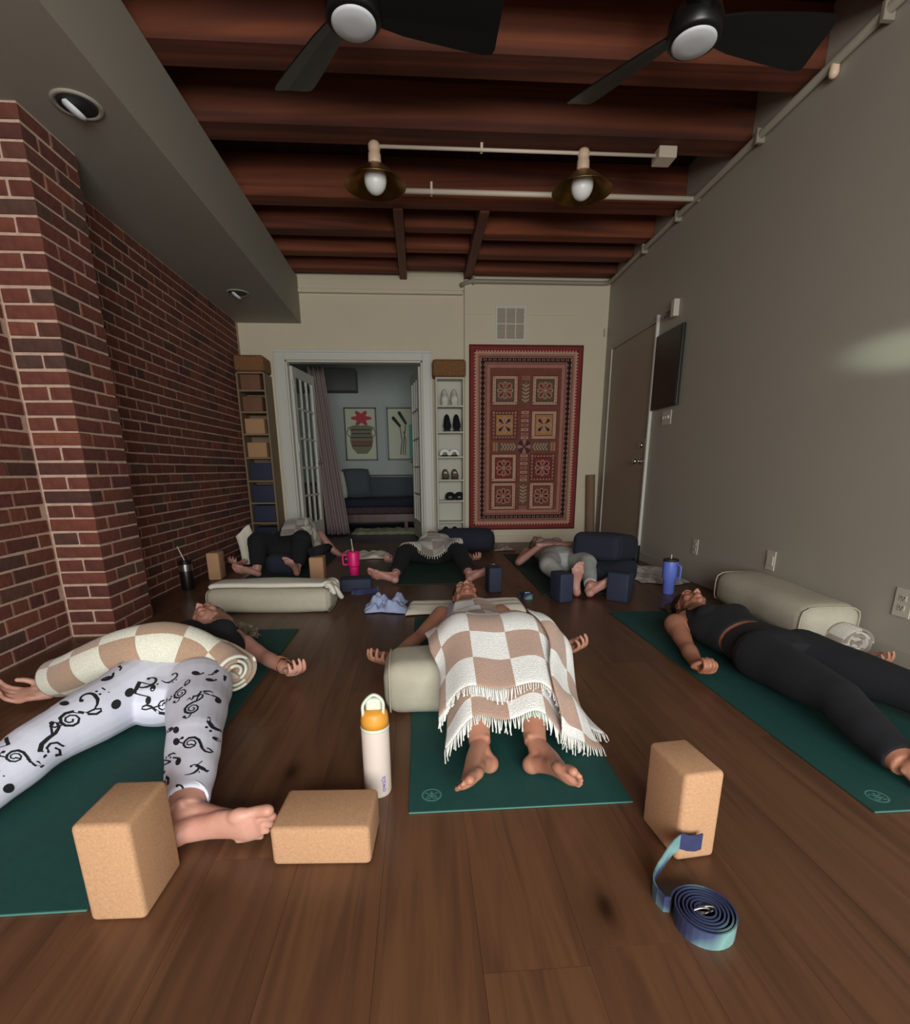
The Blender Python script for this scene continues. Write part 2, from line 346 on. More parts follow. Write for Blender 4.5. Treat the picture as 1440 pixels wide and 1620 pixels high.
def auto_smooth(o, ang=40):
    me = o.data; bm = bmesh.new(); bm.from_mesh(me)
    for f in bm.faces: f.smooth = True
    for e in bm.edges:
        e.smooth = len(e.link_faces) == 2 and e.calc_face_angle(0) < math.radians(ang)
    bm.to_mesh(me); bm.free(); return o
def struct(o): o['kind'] = 'structure'; return o
def dup(root, loc, rotz=None, label=None, group=None):
    r = root.copy(); COL.objects.link(r); r.location = loc
    if rotz is not None: r.rotation_euler = (0, 0, rotz)
    if label: r['label'] = label
    if group: r['group'] = group
    for ch in list(root.children):
        c = ch.copy(); COL.objects.link(c); c.parent = r
        for g in list(ch.children):
            d = g.copy(); COL.objects.link(d); d.parent = c
    return r
# ------------------------------------------------------------------ the room
XL, XR, YB, YR = -1.946, 2.175, 6.2, -2.5
ZS, ZJ, ZT, XS = 2.45, 2.9, 3.2, -1.26
sub = struct(MB().box(-2.2, 2.5, YR-.1, 9.0, -.12, -.02).build('floor', M['subfloor'], loc=(0, 0, 0)))
# oak planks, each one a piece
pw = .2; k0 = -11
for k in range(k0, 11):
    x0 = .095+k*pw; x1 = x0+pw
    if x1 < XL-.05 or x0 > XR+.05: continue
    y = YR-RNG.rand()*1.6 if k not in (0, 1) else {0: -1.11, 1: -1.1}[k]
    cuts = [y]
    while y < YB+.1: y += 1.82 if k in (0,) else 1.35+RNG.rand()*.75; cuts.append(y)
    for a, b in zip(cuts[:-1], cuts[1:]):
        a2, b2 = max(a, YR), min(b, YB+.12)
        if b2-a2 < .05: continue
        z = -RNG.rand()*.0003
        MB().box(max(x0, XL-.03)+.0003, min(x1, XR+.03)-.0003, a2+.0003, b2-.0003, -.02, z).build('plank', M['floor'], sub, loc=((x0+x1)/2, (a2+b2)/2, 0))
far_floor = struct(MB().box(-2.6, 1.6, YB+.12, 9.0, -.02, -.002).build('floor_far', M['far_floor']))
# left wall: mortar bed with bricks
PX, PY0, PY1 = -1.707, 2.8, 3.2
mo = MB().box(XL-.14, XL+.0, YR, YB+.17, 0, ZT)
mo.box(XL-.1, PX-.005, PY0+.005, PY1-.005, 0, ZS)
wl = struct(mo.build('wall_left', M['mortar'], loc=(XL, 0, 0)))
bricks = []
CH = .0718
def brick(cx, cy, cz, lx, ly, lz): bricks.append((cx, cy, cz, lx, ly, lz))
for r in range(34):
    z = .012+r*CH; h_ = CH-.012
    step = .2135 if r % 6 != 3 else .107                     # a header course every sixth
    off = (r % 2)*step/2
    y = -.6+off
    while y < YB-.02:
        y1 = min(y+step-.0105, YB-.01)
        if not (y1 > PY0-.004 and y < PY1+.004):
            if y1-y > .03: brick(XL-.045, (y+y1)/2, z+h_/2, .1, y1-y, h_)
        else:
            if y < PY0-.04: brick(XL-.045, (y+PY0-.012)/2, z+h_/2, .1, PY0-.012-y, h_)
            if y1 > PY1+.04: brick(XL-.045, (y1+PY1+.012)/2, z+h_/2, .1, y1-PY1-.012, h_)
        y += step
    g = .0105; w = PX-XL
    if r % 2 == 0:                                           # pilaster bond: stretcher / header at the corner
        brick(XL+w/2+.005, PY0+.05, z+h_/2, w-.01, .1, h_)
        brick(PX-.05, PY0+.1+g+.0925, z+h_/2, .1, .185, h_); brick(PX-.05, (PY0+.1+2*g+.185+PY1)/2, z+h_/2, .1, PY1-PY0-.1-2*g-.185, h_)
    else:
        brick(XL+(w-.1-g)/2+.005, PY0+.05, z+h_/2, w-.1-g-.01, .1, h_)
        brick(PX-.05, PY0+.1, z+h_/2, .1, .2, h_); brick(PX-.05, (PY0+.2+g+PY1)/2, z+h_/2, .1, PY1-PY0-.2-g, h_)
def seen(b):
    p = V(b[:3])-V((0, 0, CAM_H)); d = p.dot(fw)
    if d < .3: return 0
    u = 720+F_PX*p.dot(rt2)/d; v = CY-F_PX*p.dot(up2)/d
    if u < -10 or u > 1450 or v < -10 or v > 1630 or b[2] > ZS: return 0
    return 1/d/d*(1 if abs(b[3]-.1) < .002 else 1.5)*max(b[4], b[3])
bricks.sort(key=lambda b: -seen(b))
cache = {}; far = MB()
for i, (cx, cy, cz, lx, ly, lz) in enumerate(bricks):
    jx = RNG.uniform(-.0025, .002); jz = RNG.uniform(-.001, .001)
    if i < 298:
        key = (round(lx, 3), round(ly, 3), i % 3)
        if key not in cache:
            bm = bmesh.new(); bmesh.ops.create_cube(bm, size=1)
            bmesh.ops.scale(bm, vec=(lx, ly, lz), verts=bm.verts)
            bmesh.ops.bevel(bm, geom=[e for e in bm.edges], offset=.003, segments=1, affect='EDGES')
            for v in bm.verts: v.co += V((RNG.uniform(-.0012, .0012), RNG.uniform(-.0015, .0015), RNG.uniform(-.0015, .0015)))
            me = bpy.data.meshes.new('brick'); bm.to_mesh(me); bm.free(); me.materials.append(M['brick']); cache[key] = me
        o = bpy.data.objects.new('brick', cache[key]); COL.objects.link(o); o.parent = wl; o.location = (cx-XL+jx, cy, cz+jz)
    else:
        hx, hy, hz = lx/2, ly/2, lz/2; far.box(cx-hx+jx, cx+hx+jx, cy-hy, cy+hy, cz-hz+jz, cz+hz+jz)
fb = far.build('brick_courses', M['brick_i'], wl, recalc=False); fb['kind'] = 'stuff'
# other walls
struct(MB().box(XR, XR+.12, YR, YB+.1, 0, ZT).build('wall_right', M['wall'], loc=(XR, 0, 0)))
struct(MB().box(XR-.016, XR, YR, 4.84, 0, .085).build('baseboard_right', M['wall'], bevel=.003))
# back wall with door opening; right part proud
YD = 6.27
DX0, DX1, DZ = -1.47, .065, 2.08
wb_ = MB().box(XL, DX0, YD, YD+.12, 0, ZT).box(DX1, .545, YD, YD+.12, 0, ZT).box(DX0, DX1, YD, YD+.12, DZ, ZT)
wb_.box(.545, XR, YB, YD+.12, 0, ZT)
struct(wb_.build('wall_back', M['wall_back'], loc=(0, YD, 0)))
struct(MB().box(.56, XR-.01, YB-.014, YB, 0, .09).build('baseboard_back', M['wall_back'], bevel=.003))
# rear wall behind the camera with the street window
wr = MB().box(XL-.1, -1.0, YR-.1, YR, 0, ZT).box(1.7, XR+.1, YR-.1, YR, 0, ZT).box(-1, 1.7, YR-.1, YR, 0, .4).box(-1, 1.7, YR-.1, YR, 2.3, ZT)
struct(wr.build('wall_rear', M['wall_back'], loc=(0, YR, 0)))
# door casing
cs = MB()
for (a, b) in ((DX0-.11, DX0), (DX1, DX1+.1)):
    cs.box(a, b, YD-.02, YD, 0, DZ+.1)
cs.box(DX0, DX1, YD-.02, YD, DZ, DZ+.1)
cs.box(DX0-.12, DX1+.11, YD-.032, YD-.02, DZ+.075, DZ+.105)
for (a, b) in ((DX0-.12, DX0-.095), (DX1+.085, DX1+.11)): cs.box(a, b, YD-.032, YD-.02, 0, DZ+.075)
cs.box(DX0, DX0+.02, YD, YD+.12, 0, DZ).box(DX1-.02, DX1, YD, YD+.12, 0, DZ).box(DX0, DX1, YD, YD+.12, DZ-.02, DZ)
struct(cs.build('trim_1', M['trim'], bevel=.004))
# crown mouldings over the door part
struct(MB().box(XS, .545, YD-.03, YD, 2.79, 2.93).box(XS, .53, YD-.055, YD, 2.745, 2.785).build('trim_2', M['wall_back'], bevel=.006))
struct(MB().box(.55, .62, YB-.001, YB, 2.0, 2.0).box(.552, .86, YB-.008, YB, 2.545, 2.56).box(1.2, 1.8, YB-.008, YB, 2.54, 2.553).build('trim_3', M['wall_back']))
# soffit along the brick wall
sf = MB().box(XL-.1, XS, YR, YD, ZS, ZJ-.005)
struct(sf.build('ceiling_soffit', M['soffit'], loc=(XS, 0, ZS)))
# ceiling deck and timbers
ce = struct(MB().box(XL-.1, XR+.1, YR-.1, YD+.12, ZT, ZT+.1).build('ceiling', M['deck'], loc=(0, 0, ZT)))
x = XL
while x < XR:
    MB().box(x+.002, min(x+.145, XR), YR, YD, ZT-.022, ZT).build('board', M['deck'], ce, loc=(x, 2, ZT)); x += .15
def beam(y, w=.19, x0=XL, x1=XR, z0=ZJ, z1=ZT-.02, m='beam'):
    mb = MB(); nseg = 14
    for i in range(nseg):                                    # slightly uneven hewn faces
        pass
    o = mb.box(x0, x1, y, y+w, z0+RNG.uniform(-.006, .006), z1).build('joist', M[m], ce, bevel=.008, seg=1, loc=(RNG.rand()*.3, y, ZJ)); return o
for y in (-2.2, -1.6, -1.0, -.4, .2, .8, 1.4, 2.0, 2.53, 3.13, 3.73): beam(y)
beam(4.57, .16)
for (y, w) in ((5.12, .14), (5.58, .13), (6.0, .13)):
    beam(y, w, XL, -.16); beam(y, w, .62, XR); beam(y-.02, w-.02, -.08, .54, ZJ+.03)
for (a, b) in ((-.16, -.08), (.54, .62)):
    MB().box(a, b, 4.72, YD, ZJ-.015, ZT-.02).build('trimmer', M['beam_y'], ce, bevel=.006, seg=1)
MB().box(-.08, .54, 4.72, 4.76, ZJ+.02, ZT-.02).build('header', M['deck'], ce)

# pipes along the right wall and back wall
def clip(mb, x, y, z, r, axis='y'):
    if axis == 'y': mb.box(x-r-.006, x+r+.006, y-.012, y+.012, z-r-.02, z+r+.012)
    else: mb.box(x-.012, x+.012, y-r-.006, y+r+.006, z-r-.008, z+r+.03)
pr = thing('ceiling_pipe', 'taupe painted pipe running along the top of the right wall and around the back wall', 'pipe', (XR-.03, 0, 2.86))
MB().tube([(XR-.03, YR+.02, 2.86), (XR-.03, YB-.12, 2.86), (XR-.05, YB-.05, 2.86), (XR-.12, YB-.03, 2.86), (.62, YB-.03, 2.86), (.56, YB-.01, 2.85), (.5, YD-.05, 2.83)], .022, 12).build('pipe_run', M['pipe'], pr, smooth=True)
for y in (2.72, 3.6, 4.62, 5.25):
    mb = MB(); clip(mb, XR-.03, y, 2.86, .022); mb.build('pipe_clip', M['pipe'], pr, bevel=.003)
mb = MB(); clip(mb, .64, YB-.03, 2.86, .022, 'x'); mb.build('pipe_clip', M['pipe'], pr, bevel=.003)
MB().tube([(XR-.03, 3.02, 2.845), (XR-.03, 3.02, 2.815)], [.022, .024], 14, round_cap=True).build('pipe_cap', M['ceramic'], pr, smooth=True)
# conduits under the joists with two shaded lamps
def conduit(name, label, pts, r, clips):
    t = thing(name, label, 'pipe', pts[0])
    MB().tube(pts, r, 10).build('pipe_run', M['white_pipe'], t, smooth=True)
    for (x, y, z) in clips:
        mb = MB(); mb.box(x-.008, x+.008, y-r-.004, y+r+.004, z-r-.004, z+r+.035); mb.build('pipe_clip', M['white_pipe'], t)
LY, LZ = 3.86, 2.87
conduit('thin_conduit', 'thin white conduit linking the two shaded lamps to a small junction box', [(-.2, LY, LZ), (1.6, LY, LZ)], .0105, [(.45, LY, LZ)])
conduit('thick_conduit', 'thicker white conduit behind the lamps, running into the right wall', [(-.1, 4.36, 2.86), (XR, 4.36, 2.86)], .018, [(.14, 4.36, 2.86)])
jb = MB().box(1.6, 1.72, LY-.06, LY+.06, LZ-.035, LZ+.03)
tag(jb.build('junction_box', M['white_pipe'], bevel=.006), 'square white junction box at the right end of the thin conduit', 'box')
def lamp(x, y, label):
    t = thing('shaded_lamp', label, 'lamp', (x, y, 2.66), 'shaded ceiling lamps'); z0 = 2.655
    MB().lathe([(.03, .235), (.038, .22), (.038, .195), (.033, .185), (.04, .17), (.041, .12), (.034, .11)], 20, (x, y, z0)).build('lamp_holder', M['ceramic'], t, smooth=True)
    MB().lathe([(.036, .115), (.06, .108), (.11, .075), (.16, .03), (.19, .008), (.197, .0), (.193, .003), (.157, .024), (.107, .068), (.06, .1), (.034, .108)], 40, (x, y, z0)).build('lamp_shade', M['brass'], t, smooth=True)
    MB().ell((x, y, z0+.035), (.072, .072, .082), n=24, m_=16).tube([(x, y, z0+.09), (x, y, z0+.13)], .028, 16).build('bulb', M['bulb'], t, smooth=True)
lamp(-.235, LY-.0, 'brass shaded ceiling lamp with round white bulb, left one of the pair')
lamp(1.12, LY-.0, 'brass shaded ceiling lamp with round white bulb, near the junction box')
# ceiling fans
def fan(x, y, a0, label):
    t = thing('ceiling_fan', label, 'fan', (x, y, 2.6), 'black ceiling fans')
    MB().lathe([(.05, .30), (.05, .12), (.095, .1), (.11, .06), (.11, .012), (.1, 0)], 32, (x, y, 2.605)).build('motor_housing', M['black'], t, smooth=True)
    MB().lathe([(.088, .012), (.088, -.002), (.08, -.008), (.04, -.011), (.002, -.012)], 36, (x, y, 2.603)).build('light_lens', M['disc'], t, smooth=True)
    for k in range(3):
        a = math.radians(a0+120*k); d = V((math.cos(a), math.sin(a), 0)); s = V((-d.y, d.x, 0))
        mb = MB(); vs = []; pr_ = [(.07, .04), (.12, .052), (.2, .068), (.32, .08), (.45, .092), (.55, .098), (.585, .094), (.595, .075)]
        for (q, w) in pr_:
            for e, zz in ((-1, .028), (-.5, .013), (.25, -.008), (1, -.034)):
                vs.append(V((x, y, 2.66))+d*q+s*(w*e+.01)+V((0, 0, zz*w/.09)))
        n = len(pr_); fs = [(i*4+j, i*4+j+1, i*4+j+5, i*4+j+4) for i in range(n-1) for j in range(3)]
        up_ = [v+V((0, 0, .008)) for v in vs]; m4 = len(vs)
        fs2 = [tuple(m4+i for i in reversed(f)) for f in fs]
        bd = [i*4 for i in range(n)]+[(n-1)*4+1, (n-1)*4+2]+[i*4+3 for i in range(n-1, -1, -1)]+[2, 1]
        side = [(bd[i], bd[(i+1) % len(bd)], m4+bd[(i+1) % len(bd)], m4+bd[i]) for i in range(len(bd))]
        mb.add(vs+up_, fs+fs2+side); mb.build('blade', M['black'], t, smooth=False)
fan(-.216, 2.554, 5, 'black three-blade ceiling fan with round white light, nearer the left')
fan(1.19, 2.565, 5, 'black three-blade ceiling fan with round white light, nearer the right wall')
# recessed lights in the soffit
def recessed(x, y, label):
    t = thing('recessed_light', label, 'light', (x, y, ZS), 'recessed soffit lights')
    MB().lathe([(.1, 0), (.1, -.006), (.092, -.01), (.08, -.008), (.078, -.004)], 36, (x, y, ZS+.0005)).build('trim_ring', M['soffit'], t, smooth=True)
    MB().lathe([(.077, -.006), (.074, -.009), (.06, -.010), (.002, -.0105)], 30, (x, y, ZS+.001)).build('baffle', M['slot'], t, smooth=True)
    T = Matrix.Rotation(math.radians(38), 4, 'Y')
    MB().lathe([(.052, -.004), (.05, -.016), (.035, -.026), (.002, -.03)], 24, (x-.012, y, ZS-.008), T).build('eyeball', M['disc'], t, smooth=True)
recessed(-1.461, 2.814, 'round recessed eyeball light in the grey soffit, near the camera')
recessed(-1.606, 5.276, 'small recessed eyeball light in the far end of the soffit')
# right wall: door, board, plates
d1 = MB().box(XR-.012, XR-.001, 4.9, 5.95, 0.005, 2.14)
dr = struct(d1.build('door_1', M['door_paint'], bevel=.003))
MB().box(XR-.028, XR-.001, 4.845, 4.875, 0, 2.2).build('jamb_edge', M['trim'], dr, bevel=.003)
MB().box(XR-.02, XR-.001, 5.965, 5.985, 0, 2.17).build('jamb_edge', M['trim'], dr, bevel=.003)
MB().box(XR-.02, XR-.001, 4.875, 5.965, 2.15, 2.175).build('head_edge', M['wall'], dr, bevel=.003)
for z in (.35, 1.15, 1.85): MB().tube([(XR-.02, 5.955, z), (XR-.02, 5.955, z+.09)], .008, 8).build('hinge', M['trim'], dr)
TX = Matrix.Rotation(-math.pi/2, 4, 'Y')
kb = MB().lathe([(.032, 0), (.032, .006), (.012, .012), (.012, .04), (.026, .05), (.028, .065), (.02, .075), (.002, .077)], 20, (XR-.012, 4.99, .95), TX).build('door_handle', M['steel'], dr, smooth=True)
MB().lathe([(.03, 0), (.03, .014), (.022, .02), (.002, .022)], 20, (XR-.012, 4.99, 1.1), TX).build('deadbolt', M['steel'], dr, smooth=True)
MB().box(XR-.022, XR-.01, 4.885, 4.915, .9, 1.16).build('strike_plate', M['steel'], dr, bevel=.002)
bd = thing('wall_board', 'black rectangular panel hung on the right wall beside the door', 'board', (XR-.02, 4.58, 1.39))
MB().box(XR-.03, XR-.004, 4.345, 4.82, 1.395, 2.015).build('panel', M['frame'], bd, bevel=.004)
MB().box(XR-.034, XR-.029, 4.365, 4.80, 1.415, 1.995).build('screen_face', M['black'], bd)
em = thing('wall_sensor', 'small white wall-mounted sensor box above the black panel', 'sensor', (XR-.03, 4.55, 2.12))
MB().box(XR-.05, XR-.001, 4.5, 4.56, 2.1, 2.23).build('housing', M['plate'], em, bevel=.006)
MB().tube([(XR-.03, 4.56, 2.15), (XR-.05, 4.62, 2.14)], [.012, .018], 12, round_cap=True).ell((XR-.05, 4.64, 2.135), .02).build('swivel_head', M['steel'], em, smooth=True)
cs_ = tag(MB().box(1.93+.2, 1.99+.16, YB-.04, YB-.001, 2.33, 2.41).build('corner_sensor', M['plate'], bevel=.008), 'tiny white sensor in the far right corner above the tapestry', 'sensor')
def plate(y, z, w, h_, label, kind):
    t = thing('wall_plate', label, 'outlet' if kind != 'switch' else 'switch', (XR-.004, y, z))
    MB().box(XR-.007, XR-.0005, y-w/2, y+w/2, z-h_/2, z+h_/2).build('cover', M['plate'], t, bevel=.002)
    if kind == 'outlet':
        for dz in (-.022, .022):
            s_ = MB().box(XR-.0095, XR-.006, y-.017, y+.017, z+dz-.014, z+dz+.014).build('socket', M['plate'], t, bevel=.003)
            mb = MB()
            for dy in (-.007, .007): mb.box(XR-.0105, XR-.009, y+dy-.0015, y+dy+.0015, z+dz-.002, z+dz+.008)
            mb.box(XR-.0105, XR-.009, y-.003, y+.003, z+dz-.01, z+dz-.005); mb.build('slots', M['slot'], s_)
    elif kind == 'switch':
        for dy in (-.045, 0, .045): MB().box(XR-.02, XR-.006, y+dy-.005, y+dy+.005, z-.01, z+.014).build('toggle', M['plate'], t, bevel=.001)
    else: MB().box(XR-.012, XR-.006, y-.03, y+.03, z-.03, z+.03).build('jack_cover', M['plate'], t, bevel=.003)
plate(4.54, 1.31, .165, .118, 'three-gang light switch plate just below the black panel', 'switch')
plate(3.84, .28, .075, .12, 'wall outlet behind the blue tumbler, farthest from camera', 'outlet')
plate(2.96, .325, .08, .12, 'blank square wall plate above the grey bolster', 'blank')
plate(2.06, .29, .085, .13, 'white duplex wall outlet nearest the camera at the right edge', 'outlet')
# vent grille on the back wall
vg = thing('vent_grille', 'white square air vent grille high on the back wall above the tapestry', 'vent', (1.06, YB-.01, 2.27))
x0, x1, z0, z1 = .885, 1.235, 2.275, 2.63
mb = MB().box(x0, x1, YB-.012, YB-.001, z0, z0+.025).box(x0, x1, YB-.012, YB-.001, z1-.025, z1).box(x0+.0004, x0+.025, YB-.0116, YB-.001, z0+.025, z1-.025).box(x1-.025, x1-.0004, YB-.0116, YB-.001, z0+.025, z1-.025)
mb.box(x0+.115, x0+.127, YB-.0112, YB-.001, z0+.025, z1-.025).box(x0+.225, x0+.237, YB-.0112, YB-.001, z0+.025, z1-.025).box(x0+.025, x1-.025, YB-.0108, YB-.001, (z0+z1)/2-.006, (z0+z1)/2+.006)
mb.build('vent_frame', M['trim'], vg)
MB().box(x0+.02, x1-.02, YB-.004, YB-.001, z0+.02, z1-.02).build('vent_backing', M['pipe'], vg)
k = 0
z = z0+.034
while z < z1-.03:
    T = Matrix.Translation((0, YB-.007, z)) @ Matrix.Rotation(.6, 4, 'X')
    MB().box(x0+.025, x1-.025, -.006, .006, -.0015, .0015, T).build('slat', M['wall_back'], vg); z += .0135

# ------------------------------------------------------------------ french doors and the far room
def leaf(name, hx, ang, label_side):
    """glazed leaf hinged at hx swung back by ang from the wall"""
    t = thing(name, None, None, (hx, YD+.1, 0)); t['kind'] = 'structure'
    d = V((math.cos(ang), math.sin(ang), 0)); n = V((-d.y, d.x, 0)); T = Matrix(((d.x, n.x, 0, hx), (d.y, n.y, 0, YD+.1), (0, 0, 1, 0), (0, 0, 0, 1)))
    W, H = .74, 2.04
    MB().box(0, .09, -.02, .02, .01, H, T).box(W-.09, W, -.02, .02, .01, H, T).box(.09, W-.09, -.02, .02, .01, .24, T).box(.09, W-.09, -.02, .02, H-.11, H, T).build('door_frame', M['trim'], t, bevel=.003)
    mb = MB()
    for i in (1, 2): x = .09+(W-.18)*i/3; mb.box(x-.011, x+.011, -.014, .014, .24, H-.11, T)
    for j in range(1, 5): z = .24+(H-.35)*j/5; mb.box(.09, W-.09, -.014, .014, z-.011, z+.011, T)
    mb.build('muntins', M['trim'], t)
    for i in range(3):
        for j in range(5):
            xa = .09+(W-.18)*i/3+.011; xb = .09+(W-.18)*(i+1)/3-.011; za = .24+(H-.35)*j/5+.011; zb = .24+(H-.35)*(j+1)/5-.011
            MB().box(xa, xb, -.002, .002, za, zb, T).build('pane', M['glass'], t)
    for sgn in (-1, 1):
        hd = MB().lathe([(.025, 0), (.025, .005), (.009, .01), (.009, .04)], 14, (0, 0, 0), None)
        Th = T @ Matrix.Translation((W-.045, .02*sgn, .98)) @ Matrix.Rotation(-sgn*math.pi/2, 4, 'X')
        hd.v = [tuple(Th @ V(v)) for v in hd.v]
        hd.tube([Th @ V((0, 0, .04)), Th @ V((-.09, 0, .045))], .008, 10, round_cap=True)
        hd.build('door_handle', M['steel'], t, smooth=True)
    for z in (.25, 1.1, 1.8): MB().tube([T @ V((0, -.022, z)), T @ V((0, -.022, z+.09))], .009, 8).build('hinge', M['steel'], t)
leaf('door_2', DX0+.03, math.radians(82), 'l')
leaf('door_3', DX1-.03, math.radians(98), 'r')
FY = 8.85
struct(MB().box(-2.6, 1.6, FY, FY+.1, 0, 2.9).build('wall_far', M['far_wall']))
struct(MB().box(-2.6, -2.5, YD+.12, FY, 0, 2.9).build('wall_far_left', M['far_wall']))
struct(MB().box(1.5, 1.6, YD+.12, FY, 0, 2.9).build('wall_far_right', M['far_wall']))
struct(MB().box(-2.6, 1.6, YD+.12, FY+.1, 2.7, 2.9).build('ceiling_far', M['subfloor']))
struct(MB().box(-2.5, -.95, FY-.32, FY, 2.08, 2.4).build('trim_4', mat('duct_paint', srgb(96, 96, 92), .8), bevel=.01))
pi = thing('curved_pipe', 'pale pipe curving under the dark ceiling of the far room', 'pipe', (-1.3, 7.6, 2.7))
MB().tube([(-1.8, 7.7, 2.6), (-1.35, 7.55, 2.61), (-.95, 7.6, 2.58), (-.6, 7.9, 2.5)], .02, 10, sub=4).tube([(-1.35, 7.55, 2.6), (-1.35, 7.55, 2.7)], .008, 6).tube([(-.95, 7.6, 2.58), (-.95, 7.6, 2.7)], .008, 6).build('pipe_run', M['far_wall'], pi, smooth=True)
# curtain behind the left leaf
cu = thing('door_curtain', 'grey mauve curtain hanging just inside the far room at left', 'curtain', (-1.25, 7.05, 0))
vs = []; nx, nz = 60, 16
for j in range(nz+1):
    q = j/nz; z = .02+2.15*q; wid = .2+.1*(1-q)
    for i in range(nx+1):
        u = i/nx; x = -1.4+wid*u+.12*(1-q)
        vs.append((x, 7.1+.045*math.sin(u*24+q*1.2)*(1-.3*q)+.05*u, z))
fs = [(j*(nx+1)+i, j*(nx+1)+i+1, (j+1)*(nx+1)+i+1, (j+1)*(nx+1)+i) for j in range(nz) for i in range(nx)]
c = MB().add(vs, fs).build('cloth_panel', M['curtain'], cu, smooth=True, recalc=False)
s = c.modifiers.new('thickness', 'SOLIDIFY'); s.thickness = .004
MB().tube([(-1.75, 7.12, 2.2), (-.85, 7.12, 2.2)], .01, 8).build('curtain_rod', M['black'], cu, smooth=True)
# framed pictures
def picture(x0, x1, z0, z1, name, label):
    t = thing(name, label, 'picture', ((x0+x1)/2, FY-.02, z0)); y = FY
    mb = MB().box(x0, x1, y-.025, y-.001, z0, z0+.02).box(x0, x1, y-.025, y-.001, z1-.02, z1).box(x0, x0+.02, y-.025, y-.001, z0, z1).box(x1-.02, x1, y-.025, y-.001, z0, z1)
    mb.build('picture_frame', M['frame'], t, bevel=.002)
    MB().box(x0+.015, x1-.015, y-.012, y-.002, z0+.015, z1-.015).build('print_paper', M['art_paper'], t); return t
def blob(cx, cz, pts, y, th=.001): return [V((cx+a, y, cz+b_)) for a, b_ in pts]
t = picture(-1.205, -.68, 1.035, 1.865, 'flower_print', 'framed print of a banded urn with a red flower')
cx, y = -.935, FY-.0125
urn = [(-.2, .13), (-.17, .05), (-.19, -.08), (-.16, -.2), (-.08, -.29), (.08, -.29), (.16, -.2), (.19, -.08), (.17, .05), (.2, .13), (.12, .16), (-.12, .16)]
MB().poly(blob(cx, 1.43, urn, y), .001, (0, -1, 0)).build('urn_shape', M['art_olive'], t)
mb = MB()
for zz, w in ((1.52, .16), (1.46, .15), (1.4, .17), (1.27, .16)): mb.box(cx-w, cx+w, y-.002, y-.001, zz-.011, zz+.011)
mb.tube([(cx-.2, y-.001, 1.56), (cx-.24, y-.001, 1.46), (cx-.18, y-.001, 1.4)], .006, 6).tube([(cx+.2, y-.001, 1.56), (cx+.24, y-.001, 1.46), (cx+.18, y-.001, 1.4)], .006, 6)
mb.build('urn_bands', M['art_dark'], t)
MB().box(cx-.17, cx+.17, y-.0022, y-.0012, 1.29, 1.35).build('urn_red_band', M['art_brick'], t)
petals = [(.13*math.cos(a)*(1+.35*math.cos(6*a)), .1*math.sin(a)*(1+.3*math.cos(6*a))) for a in [2*math.pi*i/36 for i in range(36)]]
MB().poly(blob(cx+.01, 1.7, petals, y-.001), .001, (0, -1, 0)).build('flower', M['art_red'], t)
t = picture(-.51, .02, 1.04, 1.865, 'tulip_print', 'framed print of slender dark stems on pale paper, beside the right door leaf')
mb = MB().tube([(-.4, y-.002, 1.7), (-.3, y-.002, 1.58)], [.028, .02], 8, round_cap=True).tube([(-.3, y-.002, 1.78), (-.2, y-.002, 1.62)], [.026, .018], 8, round_cap=True)
for k, (a, b_) in enumerate(((-.3, 1.58), (-.2, 1.62), (-.24, 1.5))): mb.tube([(a, y-.002, b_), (-.27+.03*k, y-.002, 1.35), (-.3+.04*k, y-.002, 1.12)], .006, 6)
mb.build('stems', M['art_dark'], t)
MB().box(-.15, -.0, y-.001, y, 1.06, 1.6).build('teal_wash', M['art_teal'], t)
# bench sofa
so = thing('wooden_daybed', 'wooden daybed with dark indigo mattress against the far room wall', 'sofa', (-.5, 8.3, 0))
for (a, b_) in ((-1.5, -1.36),):
    mb = MB().box(a-.0, a+.06, 7.85, 7.93, 0, .68).box(a, a+.06, 8.65, 8.73, 0, .68).box(a-.01, a+.07, 7.83, 8.75, .68, .72).box(a+.01, a+.05, 7.9, 8.7, .14, .2)
    mb.build('side_frame', M['wood_dark'], so, bevel=.005)
    for i in range(5): yy = 8.0+i*.13; MB().box(a+.02, a+.04, yy, yy+.05, .2, .68).build('slat', M['wood_dark'], so)
# slats seen face on at the near left
for i in range(3): MB().box(-1.66+i*.075, -1.61+i*.075, 7.8, 7.82, .14, .66).build('slat', M['wood_dark'], so)
MB().box(-1.7, -1.4, 7.79, 7.83, .66, .71).box(-1.7, -1.4, 7.79, 7.83, .08, .14).box(-1.72, -1.68, 7.78, 7.84, 0, .7).box(-1.44, -1.38, 7.78, 7.84, 0, .7).build('end_frame', M['wood_dark'], so, bevel=.004)
MB().box(-1.36, 1.2, 7.95, 8.75, .16, .2).box(-1.36, 1.2, 7.93, 7.97, .1, .22).box(-.25, -.19, 7.95, 8.01, 0, .12).build('base_frame', M['wood_dark'], so, bevel=.004)
MB().box(-1.36, 1.2, 7.93, 8.75, .22, .33).build('patterned_base_cushion', mat('woven_brown_upholstery', srgb(86, 62, 58), .9, col2=srgb(50, 44, 52), nscale=26), so, bevel=.03)
MB().box(-1.36, 1.2, 7.92, 8.74, .33, .44).build('mattress', M['cushion'], so, bevel=.035, seg=3)
MB().box(-1.3, 1.2, 8.6, 8.78, .44, .76).build('back_cushion', M['slate'], so, bevel=.05, seg=3)
MB().box(-1.3, 1.2, 8.76, 8.82, .3, .8).build('back_rail', M['frame'], so, bevel=.01)
